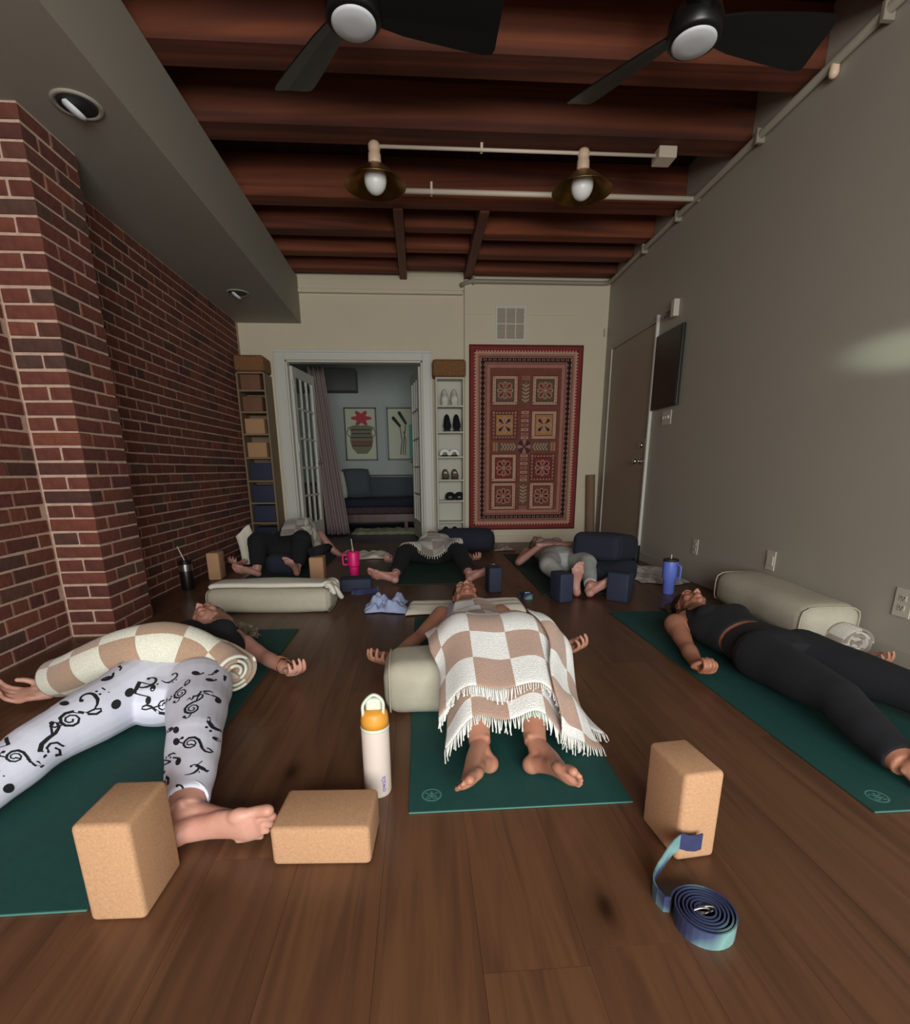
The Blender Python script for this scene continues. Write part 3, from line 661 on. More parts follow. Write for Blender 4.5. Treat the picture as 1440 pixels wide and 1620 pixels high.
def pillow(cx, cy, cz, w, h_, th, T): 
    vs = []; n = 12
    for s_ in (1, -1):
        for i in range(n+1):
            for j in range(n+1):
                a, b_ = i/n*2-1, j/n*2-1; t_ = th*((1-a**4)*(1-b_**4))**.6
                pinch = 1-.06*(a*a*b_*b_)
                vs.append(T @ V((a*w/2*pinch, s_*t_/2, b_*h_/2*pinch)) + V((cx, cy, cz)))
    fs = []
    for s_ in (0, 1):
        o_ = s_*(n+1)**2
        for i in range(n):
            for j in range(n):
                q = (o_+i*(n+1)+j, o_+(i+1)*(n+1)+j, o_+(i+1)*(n+1)+j+1, o_+i*(n+1)+j+1); fs.append(q if s_ else q[::-1])
    return MB().add(vs, fs)
tag(pillow(-1.0, 8.36, .68, .46, .46, .15, Matrix.Rotation(.4, 4, 'Z') @ Matrix.Rotation(-.2, 4, 'X')).build('throw_pillow', M['slate'], smooth=True), 'slate grey throw pillow leaning at the left end of the daybed', 'pillow')
tag(pillow(-1.24, 8.12, .66, .34, .42, .08, Matrix.Rotation(1.1, 4, 'Z') @ Matrix.Rotation(-.15, 4, 'X')).build('throw_pillow', M['white_cloth'], smooth=True), 'pale pillow standing left of the slate grey one on the daybed', 'pillow')
# shaggy rug
fr = MB(); vs = []; n = 30
for j in range(14):
    for i in range(n+1):
        vs.append((-.98+1.2*i/n+.02*math.sin(j*2.1), 7.2+.55*j/13+.02*math.sin(i*1.7), .018+RNG.rand()*.03 if 0 < j < 13 and 0 < i < n else .0))
fr.add(vs, [(j*(n+1)+i, j*(n+1)+i+1, (j+1)*(n+1)+i+1, (j+1)*(n+1)+i) for j in range(13) for i in range(n)])
tag(fr.build('shaggy_rug', M['fur'], smooth=True), 'pale shaggy rug in front of the daybed in the far room', 'rug')
# ------------------------------------------------------------------ shelf towers
def shelf_unit(name, label, x0, x1, y0, y1, z1, levels, m_, side=.018, back=None, front=.0):
    t = thing(name, label, 'shelf', ((x0+x1)/2, (y0+y1)/2, 0))
    for a in (x0, x1-side): MB().box(a, a+side, y0, y1, 0, z1).build('side_panel', M[m_], t, bevel=.002)
    MB().box(x0+side, x1-side, y1-.008, y1-.001, 0, z1).build('back_panel', M[back or m_], t)
    for z in levels: MB().box(x0+side, x1-side, y0, y1-.008, z-.009, z+.009).build('shelf_board', M[m_], t, bevel=.002)
    return t
SX0, SX1, SY0, SY1 = .205, .53, 6.075, YD-.002
lv = [.17, .39, .66, .93, 1.17, 1.42, 1.65, 1.86]
lv = [.09, .27, .52, .76, 1.02, 1.295, 1.575, 1.87]
shelf_unit('shoe_shelf', 'narrow white shoe shelf beside the doorway', SX0, SX1, SY0, SY1, 1.88, lv, 'shelf')
def rbox(x0, x1, y0, y1, z0, z1, r, m_, name, seg=3, parent=None, T=None):
    mb = MB().box(x0, x1, y0, y1, z0, z1, T); o = mb.build(name, m_, parent, bevel=r, seg=seg)
    return auto_smooth(o, 30)
tag(rbox(.175, .545, 6.04, YD-.01, 1.88, 2.06, .03, M['cork_dark'], 'cork_block'), 'dark cork block on top of the narrow shoe shelf', 'block')
def shoe(x, y, z, L_, h_, w, m_, label, group, cat='shoe', heel_high=False, pts=None, up_=.0, sandal=False):
    """a shoe seen toe or heel on; length along Y, toe towards the camera"""
    t = thing('sneaker' if not sandal else 'sandal', label, cat, (x, y, z), group)
    mb = MB().tube([(x, y+L_/2-.03, z+.012), (x, y+L_*.1, z+.012), (x, y-L_*.2, z+.011), (x, y-L_/2+.04, z+.012)], [(w*.40, .011), (w*.36, .011), (w*.47, .011), (w*.4, .011)], 14, round_cap=True, sub=3)
    mb.build('sole', M['mint'] if m_ == 'white_cloth' else m_ if isinstance(m_, bpy.types.Material) else M['slot'], t, smooth=True)
    if not sandal:
        mb = MB().tube([(x, y+L_/2-.04, z+h_*.55), (x, y+L_*.2, z+h_*.55), (x, y, z+h_*.42), (x, y-L_*.25, z+h_*.32), (x, y-L_/2+.045, z+.035)], [(w*.36, h_*.42), (w*.38, h_*.45), (w*.42, h_*.36), (w*.46, h_*.26), (w*.38, .022)], 14, round_cap=True, sub=3)
        mb.build('upper', M[m_], t, smooth=True)
        mb = MB()
        for k in range(4): yy = y-.0-k*.018; mb.tube([(x-w*.2, yy, z+h_*(.74-k*.06)), (x, yy, z+h_*(.8-k*.06)), (x+w*.2, yy, z+h_*(.74-k*.06))], .003, 6)
        mb.build('laces', M['fringe'] if m_ != 'black_cloth' else M['charcoal'], t)
    else:
        for yy, hh in ((y-L_*.22, .05), (y+L_*.12, .06)):
            mb = MB().tube([(x-w*.44, yy, z+.012), (x-w*.36, yy, z+hh), (x, yy, z+hh+.015), (x+w*.36, yy, z+hh), (x+w*.44, yy, z+.012)], [(.018, .004)]*5, 8, sub=3, upv=(0, 1, 0)); mb.build('strap', M[m_], t, smooth=True)
def shoe_pair(z, m_, desc, side=('left', 'right'), x=.365, h_=.12, gap=.11, w=.1, sandal=False, cat='shoe', y=6.16, L_=.2):
    for k, s_ in enumerate(side):
        shoe(x+(k-.5)*gap, y, z, L_, h_, w, m_, f'{desc}, {s_} one of the pair', None, cat, sandal=sandal)
shoe_pair(lv[6]+.009, 'white_cloth', 'white sneaker on the highest occupied cubby of the shoe shelf', h_=.19)
shoe_pair(lv[5]+.009, 'black_cloth', 'black shoe on the second cubby of the shoe shelf', h_=.2, x=.39)
shoe_pair(lv[3]+.009, 'rug_olive', 'grey brown clog on the fourth cubby of the shoe shelf', h_=.12)
shoe_pair(lv[2]+.009, 'black_cloth', 'black strappy sandal on the fifth cubby of the shoe shelf', sandal=True, x=.42, cat='sandal', h_=.07)
shoe_pair(lv[0]+.009, 'black_cloth', 'black shoe on the bottom cubby of the shoe shelf', h_=.11)
# slippers hanging pale on third cubby
shoe_pair(lv[4]+.009, 'fringe', 'translucent pale sandal on the third cubby of the shoe shelf', sandal=True, x=.36, cat='sandal')
# left tower with blocks
BX0, BX1, BY0, BY1 = -1.935, -1.63, 5.98, YD-.003
bl = [.05, .3, .525, .77, 1.02, 1.27, 1.50, 1.72, 1.9]
shelf_unit('block_shelf', 'tall tan shelf of foam and cork blocks in the corner by the brick wall', BX0, BX1, BY0, BY1, 1.9, bl, 'shelf_tan')
tag(rbox(BX0, BX1+.01, 5.94, YD-.02, 1.91, 2.07, .03, M['cork_dark'], 'cork_block'), 'dark cork block lying on top of the tall shelf by the brick wall', 'block')
cols = ['navy_block', 'navy_block', 'navy_block', 'navy_block', 'cork', 'cork', 'rust_box', 'rust_box']
words = ['bottom', 'second lowest', 'third lowest', 'fourth lowest', 'fifth', 'sixth', 'seventh', 'topmost']
for i, (z, cm) in enumerate(zip(bl[:-1], cols)):
    kind_w = {'navy_block': 'navy foam', 'cork': 'tan cork', 'rust_box': 'russet'}[cm]
    hh = .19 if i < 4 else .16
    tag(rbox(BX0+.03, BX1-.03 if i < 4 else BX1-.065, 6.02, 6.24, z+.0095, z+.0095+hh, .008, M[cm], 'foam_block' if i < 4 else 'cork_block'), f'{kind_w} block in the {words[i]} cubby of the tall corner shelf', 'block')
# board in the right corner
tag(MB().tube([(2.09, 6.11, .002), (2.06, 6.14, .81)], [.055, .055], 24).build('rolled_mat', M['mat_roll'], smooth=False), 'brown rolled mat standing upright in the far right corner', 'mat')
auto_smooth(bpy.data.objects['rolled_mat'], 40)
# ------------------------------------------------------------------ embroidered tapestry (flat applique pieces)
TX0, TX1, TZ0, TZ1 = .60, 1.905, .165, 2.235
tp = thing('tapestry', 'faded red patchwork tapestry with eight flower squares hung on the back wall', 'tapestry', ((TX0+TX1)/2, YB-.006, TZ0))
TY = YB-.002
TW, TH = TX1-TX0, TZ1-TZ0
class Layer:
    def __init__(s): s.d = {}
    def get(s, m_, lv_): return s.d.setdefault((m_, lv_), MB())
LY_ = Layer()
def yl(lv_): return TY-.004-.0007*lv_
def quad(m_, lv_, a0, a1, b0, b1): LY_.get(m_, lv_).box(TX0+a0, TX0+a1, yl(lv_)-.0007, yl(lv_)+.0002, TZ0+b0, TZ0+b1)
def ply(m_, lv_, pts): LY_.get(m_, lv_).poly([V((TX0+a, yl(lv_), TZ0+b_)) for a, b_ in pts], .0007, (0, -1, 0))
def ring(m_, lv_, e0, e1, e=None):
    a0, a1, b0, b1 = e0, TW-e0, e0, TH-e0; w = e1-e0
    quad(m_, lv_, a0, a1, b0, b0+w); quad(m_, lv_, a0, a1, b1-w, b1); quad(m_, lv_, a0, a0+w, b0+w, b1-w); quad(m_, lv_, a1-w, a1, b0+w, b1-w)
bk = MB(); bk.box(TX0-.006, TX1+.006, TY-.004, TY, TZ0-.006, TZ1+.006); bk.build('backing_cloth', M['rug_dark'], tp, bevel=.001)
ring('rug_red', 0, .012, .055); ring('rug_tan', 1, .05, .088); ring('rug_rose', 0, .088, .118); ring('rug_black', 1, .112, .116)
ring('rug_black', 1, .130, .172); ring('rug_rose', 0, .116, .132); ring('rug_brown', 0, .172, .2); ring('rug_rose', 1, .182, .19); ring('rug_rose', 0, .2, .235)
quad('rug_brown', 0, .235, TW-.235, .235, TH-.235)
def teeth(m_, lv_, e, h_, pitch):
    n = int((TW-2*e)/pitch); p = (TW-2*e)/n
    for i in range(n):
        a = e+i*p
        ply(m_, lv_, [(a, e), (a+p, e), (a+p/2, e+h_)]); ply(m_, lv_, [(a, TH-e), (a+p/2, TH-e-h_), (a+p, TH-e)])
    n = int((TH-2*e)/pitch); p = (TH-2*e)/n
    for i in range(n):
        b_ = e+i*p
        ply(m_, lv_, [(e, b_), (e+h_, b_+p/2), (e, b_+p)]); ply(m_, lv_, [(TW-e, b_), (TW-e, b_+p), (TW-e-h_, b_+p/2)])
teeth('rug_red', 2, .048, .028, .034)
# diamond chain on the black band
def chain(m_, lv_, e, r1, r2, pitch):
    pts = []
    n = int((TW-2*e)/pitch); p = (TW-2*e)/n
    for i in range(n+1): pts += [(e+i*p, e), (e+i*p, TH-e)]
    n = int((TH-2*e)/pitch); p = (TH-2*e)/n
    for i in range(1, n): pts += [(e, e+i*p), (TW-e, e+i*p)]
    for (a, b_) in pts:
        for s_ in (-1, 1):                                    # little brackets either side of each diamond
            ply(m_, lv_, [(a+s_*.017, b_+.013), (a+s_*.011, b_+.013), (a+s_*.017, b_), (a+s_*.011, b_-.013), (a+s_*.017, b_-.013), (a+s_*.023, b_)])
        ply('rug_dark', lv_, [(a-.008, b_), (a, b_-.01), (a+.008, b_), (a, b_+.01)])
chain('rug_tan', 3, .151, .02, .01, .055)
# eight flower squares
def petal(m_, lv_, cx, cz, ang, r0, r1, w):
    c_, s_ = math.cos(ang), math.sin(ang); pts = []
    for (q, ww) in ((r0, .1), (r0+(r1-r0)*.45, .55), (r0+(r1-r0)*.75, 1), (r0+(r1-r0)*.93, .75), (r1, .25)): pts.append((q, ww*w))
    out = [(cx+q*c_-ww*s_, cz+q*s_+ww*c_) for q, ww in pts]+[(cx+q*c_+ww*s_, cz+q*s_-ww*c_) for q, ww in reversed(pts)]
    ply(m_, lv_, out)
sq = .305; xs = [.412, .88]; zs = [1.594, 1.215, .73, .40]
tops = [('rug_red', 'rug_olive'), ('rug_purple', 'rug_gold'), ('rug_dark', 'rug_red'), ('rug_red', 'rug_black')]
for r, cz in enumerate(zs):
    for c_i, cx in enumerate(xs):
        h = sq/2
        quad('rug_dark', 1, cx-h, cx+h, cz-h*1.06, cz+h*1.06); quad('rug_tan' if (r+c_i) % 2 == 0 or r in (0, 3) else 'rug_brown', 2, cx-h+.008, cx+h-.008, cz-h*1.06+.008, cz+h*1.06-.008)
        n = 8
        for i in range(n):                                     # dotted edging
            a = cx-h+.022+(2*h-.044)*i/(n-1)
            for sgn in (-1, 1):
                zz = cz+sgn*(h*1.06-.026); ply('rug_rose' if r in (0, 3) else 'rug_tan', 3, [(a-.009, zz-.01*sgn), (a+.009, zz-.01*sgn), (a, zz+.012*sgn)])
                zz2 = cz-h*1.06+.03+(2.2*h-.06)*i/(n-1); xx = cx+sgn*(h-.022); ply('rug_rose' if r in (0, 3) else 'rug_tan', 3, [(xx-.01*sgn, zz2-.009), (xx+.012*sgn, zz2), (xx-.01*sgn, zz2+.009)])
        quad('rug_black', 3, cx-h*.7, cx+h*.7, cz-h*.8, cz+h*.8); quad('rug_red' if r in (2,) else 'rug_olive' if r == 0 else 'rug_gold' if r == 1 else 'rug_brown', 4, cx-h*.66, cx+h*.66, cz-h*.75, cz+h*.75)
        m1, m2 = tops[r]
        for k in range(8):
            a = math.pi/4*k+ (math.pi/8 if False else 0)
            diag = k % 2 == 1
            petal('rug_tan', 5, cx, cz, a, .004, .1 if diag else .092, .03 if diag else .022)
            petal(m1 if diag else m2, 6, cx, cz, a, .012, .093 if diag else .082, .021 if diag else .014)
# centre column panels with leaf sprays
def spray(cx, z0, z1, w, n, m_='rug_tan', flip=False):
    quad('rug_olive', 2, cx-w, cx+w, z0, z1)
    LY_.get(m_, 3).box(TX0+cx-.003, TX0+cx+.003, yl(3)-.0007, yl(3), TZ0+z0+.01, TZ0+z1-.01)
    for i in range(n):
        zz = z0+.02+(z1-z0-.05)*i/n
        for s_ in (-1, 1): ply(m_, 3, [(cx, zz), (cx+s_*w*.85, zz+.03), (cx+s_*w*.8, zz+.042), (cx+s_*w*.3, zz+.028), (cx, zz+.014)])
cx = TW/2
for (a, b_, n) in ((zs[0]-.15, zs[0]+.1, 5), (zs[3]-.1, zs[3]+.15, 5)): spray(cx, a, b_, .05, n)
for zz in (zs[0]+.125, zs[0]+.15, zs[3]-.125, zs[3]-.15):
    for i in range(4): ply('rug_rose', 3, [(cx-.048+i*.024, zz-.012), (cx-.024+i*.024, zz-.012), (cx-.036+i*.024, zz+.012)])
for cz in (zs[1], zs[2]):
    for i, dz in enumerate((-.14, -.1, -.05, 0, .05, .1, .14)): quad('rug_tan' if i % 2 == 0 else 'rug_rose', 2, cx-.042, cx+.042, cz+dz-.014, cz+dz+.014); quad('rug_dark', 3, cx-.028, cx+.028, cz+dz-.004, cz+dz+.004)
zc = (zs[1]+zs[2])/2
for s_ in (-1, 1):
    quad('rug_olive', 2, min(cx+s_*.09, cx+s_*.32), max(cx+s_*.09, cx+s_*.32), zc-.05, zc+.05)
    for i in range(5):
        xx = cx+s_*(.1+i*.035)
        for q in (-1, 1): ply('rug_tan', 3, [(xx, zc), (xx+s_*.03, zc+q*.042), (xx+s_*.042, zc+q*.04), (xx+s_*.026, zc+q*.015), (xx+s_*.012, zc)])
    for i in range(2):
        xx = cx+s_*(.33+.032*i); quad('rug_gold' if i else 'rug_rose', 3, xx-.012, xx+.012, zc-.05, zc+.05)
for k in range(4): petal('rug_purple', 4, cx, zc, math.pi/4+math.pi/2*k, .0, .085, .03)
for k in range(4): petal('rug_rose', 3, cx, zc, math.pi/2*k, .0, .08, .024)
NM = {'rug_red': 'red_applique', 'rug_tan': 'tan_applique', 'rug_rose': 'rose_applique', 'rug_black': 'black_band', 'rug_brown': 'brown_ground', 'rug_dark': 'maroon_applique', 'rug_gold': 'ochre_applique', 'rug_purple': 'plum_petals', 'rug_olive': 'olive_panel'}
for (m_, lv_), mb in sorted(LY_.d.items(), key=lambda q: q[0][1]): mb.build(NM[m_], M[m_], tp, recalc=True)['kind'] = 'stuff'
# ------------------------------------------------------------------ continuous bodies: overlapping tapered volumes fused into one skin
def fuse(mb, name, m_, parent, voxel=.005, smooth=5, fac=.5):
    me = bpy.data.meshes.new('fuse'); me.from_pydata(mb.v, [], mb.f)
    bm = bmesh.new(); bm.from_mesh(me); bmesh.ops.recalc_face_normals(bm, faces=bm.faces); bm.to_mesh(me); bm.free()
    t = bpy.data.objects.new('fuse', me); COL.objects.link(t)
    r = t.modifiers.new('r', 'REMESH'); r.mode = 'VOXEL'; r.voxel_size = voxel; r.use_smooth_shade = True
    s = t.modifiers.new('s', 'SMOOTH'); s.factor = fac; s.iterations = smooth
    dg = bpy.context.evaluated_depsgraph_get(); dg.update()
    out = bpy.data.meshes.new_from_object(t.evaluated_get(dg)); bpy.data.objects.remove(t)
    out.name = name; out.materials.clear(); out.materials.append(m_)
    L_ = wloc(parent) if parent is not None else V((0, 0, 0))
    out.transform(Matrix.Translation(-L_)); out.polygons.foreach_set('use_smooth', [True]*len(out.polygons))
    o = bpy.data.objects.new(name, out); COL.objects.link(o); o.parent = parent; return o
def orth(v, a): v = V(v); a = V(a); return (v-a*v.dot(a)).normalized()
def T_(mb, pts, r, **k):
    k.setdefault('n', 16); k.setdefault('sub', 4); k.setdefault('round_cap', True); return mb.tube(pts, r, **k)
def hand(mb, W, d, n, ts, curl=.5, sc=1.0, spread=.05, thumb=.5):
    """W wrist, d along the palm, n out of the palm, ts towards the thumb"""
    W = V(W); d = V(d).normalized(); n = orth(n, d); ts_ = d.cross(n); 
    if ts_.dot(V(ts)) < 0: ts_ = -ts_
    T_(mb, [W-d*.02*sc, W+d*.02*sc+n*.001, W+d*.055*sc+n*.003, W+d*.085*sc+n*.002], [(.022*sc, .019*sc), (.029*sc, .017*sc), (.037*sc, .0145*sc), (.036*sc, .012*sc)], upv=n)
    mb.ell(W+d*.03*sc+ts_*.02*sc+n*.008*sc, (.017*sc, .024*sc, .014*sc), (ts_, d, n)); mb.ell(W+d*.035*sc-ts_*.022*sc+n*.006*sc, (.013*sc, .026*sc, .012*sc), (ts_, d, n))
    for i, (off, ln) in enumerate(((.029, .92), (.0095, 1.03), (-.0105, .97), (-.029, .76))):
        p = W+d*(.084-.004*abs(i-1))*sc+ts_*off*sc; dir_ = (d+ts_*(off/.029)*spread).normalized(); pts = [p-dir_*.015*sc, p]; a = 0
        cc = curl*(1+.1*i)
        for k, l_ in enumerate((.043, .027, .022)):
            a += cc*(.75, 1.1, .8)[k]; dd = dir_*math.cos(a)+n*math.sin(a); p = p+dd*l_*ln*sc; pts.append(p)
        T_(mb, pts, [.0098*sc, .0098*sc, .0088*sc, .0082*sc, .0072*sc], n=10, sub=3)
    p = W+d*.022*sc+ts_*.024*sc+n*.004*sc; dd = (ts_*.75+d*.75+n*.35).normalized(); pts = [p, p+dd*.034*sc]
    d2 = (ts_*(.4-thumb*.7)+d*.9+n*(.3+thumb*.5)).normalized(); pts.append(pts[-1]+d2*.03*sc)
    d3 = (ts_*(.2-thumb*1.1)+d*.8+n*(.3+thumb*.4)).normalized(); pts.append(pts[-1]+d3*.024*sc)
    T_(mb, pts, [.014*sc, .0125*sc, .0105*sc, .009*sc], n=10, sub=3)
def foot(mb, A, H, d, m_, sc=1.0, curl=.25, shank=None):
    """A ankle, H centre of the heel pad, d heel to toe, m_ towards the big toe side; returns toe tips"""
    A = V(A); H = V(H); d = V(d).normalized(); m_ = orth(m_, d); n = m_.cross(d)
    if n.dot(A-H) < 0: n = -n                                   # n: top of the foot
    s = sc
    mb.ell(H, (.029*s, .034*s, .03*s), (m_, d, n))
    T_(mb, [A, H+n*.035*s+d*.005*s, H+n*.006*s], [.029*s, .031*s, .028*s])
    T_(mb, [H+n*.004*s, H+d*.06*s+n*.012*s-m_*.004*s, H+d*.115*s+n*.004*s, H+d*.155*s-n*.006*s, H+d*.175*s-n*.008*s], [(.027*s, .027*s), (.03*s, .024*s), (.037*s, .021*s), (.043*s, .018*s), (.038*s, .014*s)], upv=n)
    T_(mb, [A-d*.004, H+d*.05*s+n*.04*s, H+d*.1*s+n*.022*s, H+d*.15*s+n*.004*s], [(.03*s, .028*s), (.03*s, .024*s), (.03*s, .018*s), (.03*s, .012*s)], upv=n)
    mb.ell(A+m_*.029*s, .012*s); mb.ell(A-m_*.029*s-n*.008*s, .012*s)
    mb.ell(H+d*.155*s+m_*.026*s-n*.006*s, (.02*s, .028*s, .017*s), (m_, d, n))
    tips = []
    for i, (off, st, ln, r) in enumerate(((.029, .165, .05, .0135), (.0085, .178, .042, .0094), (-.009, .172, .038, .0088), (-.0245, .162, .034, .0082), (-.038, .148, .03, .0078))):
        p = H+d*st*s+m_*off*s-n*.006*s; dd = (d+n*(.25 if i else .12)-m_*.02*i).normalized(); p2 = p+dd*ln*.55*s; d2 = (d-n*curl).normalized(); p3 = p2+d2*ln*.45*s
        T_(mb, [p-d*.02*s, p, p2, p3], [r*s*.9, r*s*.95, r*s*.92, r*s*1.04], n=10, sub=3); tips.append((p3, d2, n, r*s))
    return tips
def head(mb, C, u, f, sc=1.0):
    """C centre of the skull, u towards the crown, f out of the face"""
    C = V(C); u = V(u).normalized(); f = orth(f, u); s = u.cross(f); A = (s, f, u)
    q = lambda a, b_, c_: C+(s*a+f*b_+u*c_)*sc
    E = lambda a, b_, c_, r: mb.ell(q(a, b_, c_), tuple(v*sc for v in r) if isinstance(r, tuple) else (r*sc,)*3, A, n=18, m_=12)
    E(0, -.012, .035, (.073, .094, .083)); E(0, .022, -.005, (.064, .066, .092)); E(0, .04, -.062, (.047, .044, .042))
    E(0, .066, -.092, (.02, .018, .017)); E(0, .058, .048, (.052, .03, .035))
    for e in (-1, 1):
        E(e*.042, .055, -.022, (.022, .022, .026)); E(e*.05, .012, -.055, (.016, .035, .03)); E(e*.031, .078, .013, (.0155, .011, .0105))
        T_(mb, [q(e*.012, .088, .028), q(e*.03, .087, .034), q(e*.05, .07, .028)], [.008*sc]*3, n=8)
        E(e*.012, .1, -.034, (.0085, .0105, .0075))
        mb.tube([q(e*(.075+.007*math.cos(t)*.4), -.008+.015*math.cos(t), -.004+.028*math.sin(t)) for t in [k*math.pi/5 for k in range(10)]], .0055*sc, n=8, closed=True); E(e*.073, -.004, -.006, (.005, .012, .022))
    T_(mb, [q(0, .084, .02), q(0, .097, -.006), q(0, .112, -.028)], [(.0085*sc, .008*sc), (.0095*sc, .009*sc), (.0115*sc, .0095*sc)], n=10)
    T_(mb, [q(-.022, .08, -.06), q(-.008, .093, -.0555), q(.008, .093, -.0555), q(.022, .08, -.06)], [.004*sc, .006*sc, .006*sc, .004*sc], n=8)
    T_(mb, [q(-.02, .079, -.064), q(0, .09, -.069), q(.02, .079, -.064)], [.004*sc, .0075*sc, .004*sc], n=8)
    return q, A
def face_parts(root, q, sc, hairm):
    mb = MB(); T_(mb, [q(-.021, .083, -.0605), q(-.008, .0965, -.056), q(0, .0955, -.0575), q(.008, .0965, -.056), q(.021, .083, -.0605)], [.0025*sc, .0042*sc, .0042*sc, .0042*sc, .0025*sc], n=8)
    T_(mb, [q(-.02, .0825, -.064), q(0, .095, -.0695), q(.02, .0825, -.064)], [.0025*sc, .0055*sc, .0025*sc], n=8); mb.build('lips', M['lips'], root, smooth=True)
    for e in (-1, 1):
        mb = MB(); T_(mb, [q(e*.014, .0905, .040), q(e*.03, .0925, .046), q(e*.05, .079, .041)], [.002*sc, .003*sc, .0015*sc], n=6); mb.build('eyebrow', hairm, root, smooth=True)
        mb = MB(); T_(mb, [q(e*.018, .086, .008), q(e*.031, .0895, .004), q(e*.045, .08, .008)], [.001*sc, .0016*sc, .001*sc], n=6); mb.build('eyelashes', hairm, root, smooth=True)
def leg_tubes(mb, hip, knee, ank, r=(.088, .072, .056, .056, .05, .034), off=0, end=1.0, cap=True):
    hip, knee, ank = V(hip), V(knee), V(ank); kt = knee-hip; at = ank-knee
    P = [hip, hip+kt*.45, knee, knee+at*.22, knee+at*.5, knee+at*.8, ank]; R = [r[0]+off, r[1]+off, r[2]+off, r[3]+off, r[4]+off, r[5]+.006+off, r[5]+off]
    if end < 1:
        P[-1] = knee+at*end; R[-1] = r[5]+off+.012*(1-end)*3
        if end < .82: P.pop(-2); R.pop(-2)
    mb.tube(P, R, n=20, sub=4, round_cap=False); mb.ell(hip, r[0]+off)
def torso_tubes(mb, pel, waist, chest, sh, rp=(.165, .105), rw=(.13, .085), rc=(.15, .105), rs=(.15, .07), off=0, up_=(0, 0, 1), parts=(0, 4), bust=.05, bustpos=None):
    P = [V(pel), V(waist), V(chest), V(sh)]; R = [rp, rw, rc, rs]; R = [(a+off, b_+off) for a, b_ in R]; i, j = parts
    mb.tube(P[i:j], R[i:j], n=28, sub=5, upv=up_, round_cap=True)
    if bust and bustpos:
        for b_ in bustpos: mb.ell(b_, (bust+off, bust+off, bust*.75+off))
def arm_tubes(mb, S, E_, W, r=(.048, .04, .036, .035, .024), off=0):
    S, E_, W = V(S), V(E_), V(W)
    T_(mb, [S, S.lerp(E_, .5), E_, E_.lerp(W, .3), E_.lerp(W, .75), W], [(r[0]+off), r[1]+off, r[2]*.95+off, r[3]+off, (r[4]+.004+off), (r[4]+off*1)], n=16)
def toenails(root, tips, m_, idx):
    for i in idx:
        p, d, n, r = tips[i]; mb = MB().ell(p+n*r*.75+d*r*.35, (r*.7, r*.75, r*.35), (d.cross(n), d, n), n=10, m_=6); mb.build('toenail', m_, root, smooth=True)

# ------------------------------------------------------------------ cloth: position-based drape over a height field
def bvh_of(objs):
    vs, fs = [], []
    for o in objs:
        L_ = wloc(o); k = len(vs); vs += [v.co+L_ for v in o.data.vertices]; fs += [tuple(i+k for i in p.vertices) for p in o.data.polygons]
    return BVHTree.FromPolygons(vs, fs)
def heightfield(bvh, x0, x1, y0, y1, h_=.01, floor=.0):
    nx, ny = int((x1-x0)/h_)+1, int((y1-y0)/h_)+1; H = np.full((nx, ny), floor)
    for i in range(nx):
        for j in range(ny):
            hit = bvh.ray_cast(V((x0+i*h_, y0+j*h_, 1.2)), V((0, 0, -1)))
            if hit[0] is not None and hit[0].z > floor: H[i, j] = hit[0].z
    return (H, x0, y0, h_)
def hsample(HF, X, Y_):
    H, x0, y0, h_ = HF; a = np.clip((X-x0)/h_, 0, H.shape[0]-1.001); b_ = np.clip((Y_-y0)/h_, 0, H.shape[1]-1.001)
    i, j = a.astype(int), b_.astype(int); fa, fb = a-i, b_-j
    return (H[i, j]*(1-fa)*(1-fb)+H[i+1, j]*fa*(1-fb)+H[i, j+1]*(1-fa)*fb+H[i+1, j+1]*fa*fb)
def drape(P0, du, dv, HF, th=.008, iters=180, shrink=1.0, seed=1, fric=.5, grav=.0016, bend=.3):
    """P0 (nu,nv,3) start; du,dv rest lengths"""
    P = P0.copy(); Q = P.copy(); nu, nv = P.shape[:2]; rs = np.random.RandomState(seed)
    cons = []
    def C(a, b_, L_, k): cons.append((a, b_, L_, k))
    sl = slice
    for s_ in (0, 1):
        C((sl(s_, nu-1, 2), sl(None)), (sl(s_+1, nu, 2), sl(None)), du, 1)
        C((sl(None), sl(s_, nv-1, 2)), (sl(None), sl(s_+1, nv, 2)), dv, 1)
    dg = math.hypot(du, dv)
    for s_ in (0, 1):
        C((sl(s_, nu-1, 2), sl(0, nv-1)), (sl(s_+1, nu, 2), sl(1, nv)), dg, .35)
        C((sl(s_, nu-1, 2), sl(1, nv)), (sl(s_+1, nu, 2), sl(0, nv-1)), dg, .35)
    for s_ in range(4):
        if s_ < nu-2: C((sl(s_, nu-2, 4), sl(None)), (sl(s_+2, nu, 4), sl(None)), 2*du, bend)
        if s_ < nv-2: C((sl(None), sl(s_, nv-2, 4)), (sl(None), sl(s_+2, nv, 4)), 2*dv, bend)
    for it in range(iters):
        vel = (P-Q)*.94; Q = P.copy(); P = P+vel; P[..., 2] -= grav
        for k in range(4):
            for a, b_, L_, kk in cons:
                A_, B_ = P[a], P[b_]
                n0 = min(A_.shape[0], B_.shape[0]); n1 = min(A_.shape[1], B_.shape[1]); A_ = A_[:n0, :n1]; B_ = B_[:n0, :n1]
                D = B_-A_; l_ = np.linalg.norm(D, axis=2, keepdims=True)+1e-9; c_ = D*(.5*kk*(1-L_/l_))
                A_ += c_; B_ -= c_
            Hh = hsample(HF, P[..., 0], P[..., 1])+th; m_ = P[..., 2] < Hh
            P[..., 2] = np.where(m_, Hh, P[..., 2])
        m_ = m_[..., None]; P[..., :2] = np.where(m_, P[..., :2]*(1-fric)+Q[..., :2]*fric, P[..., :2])
    return P
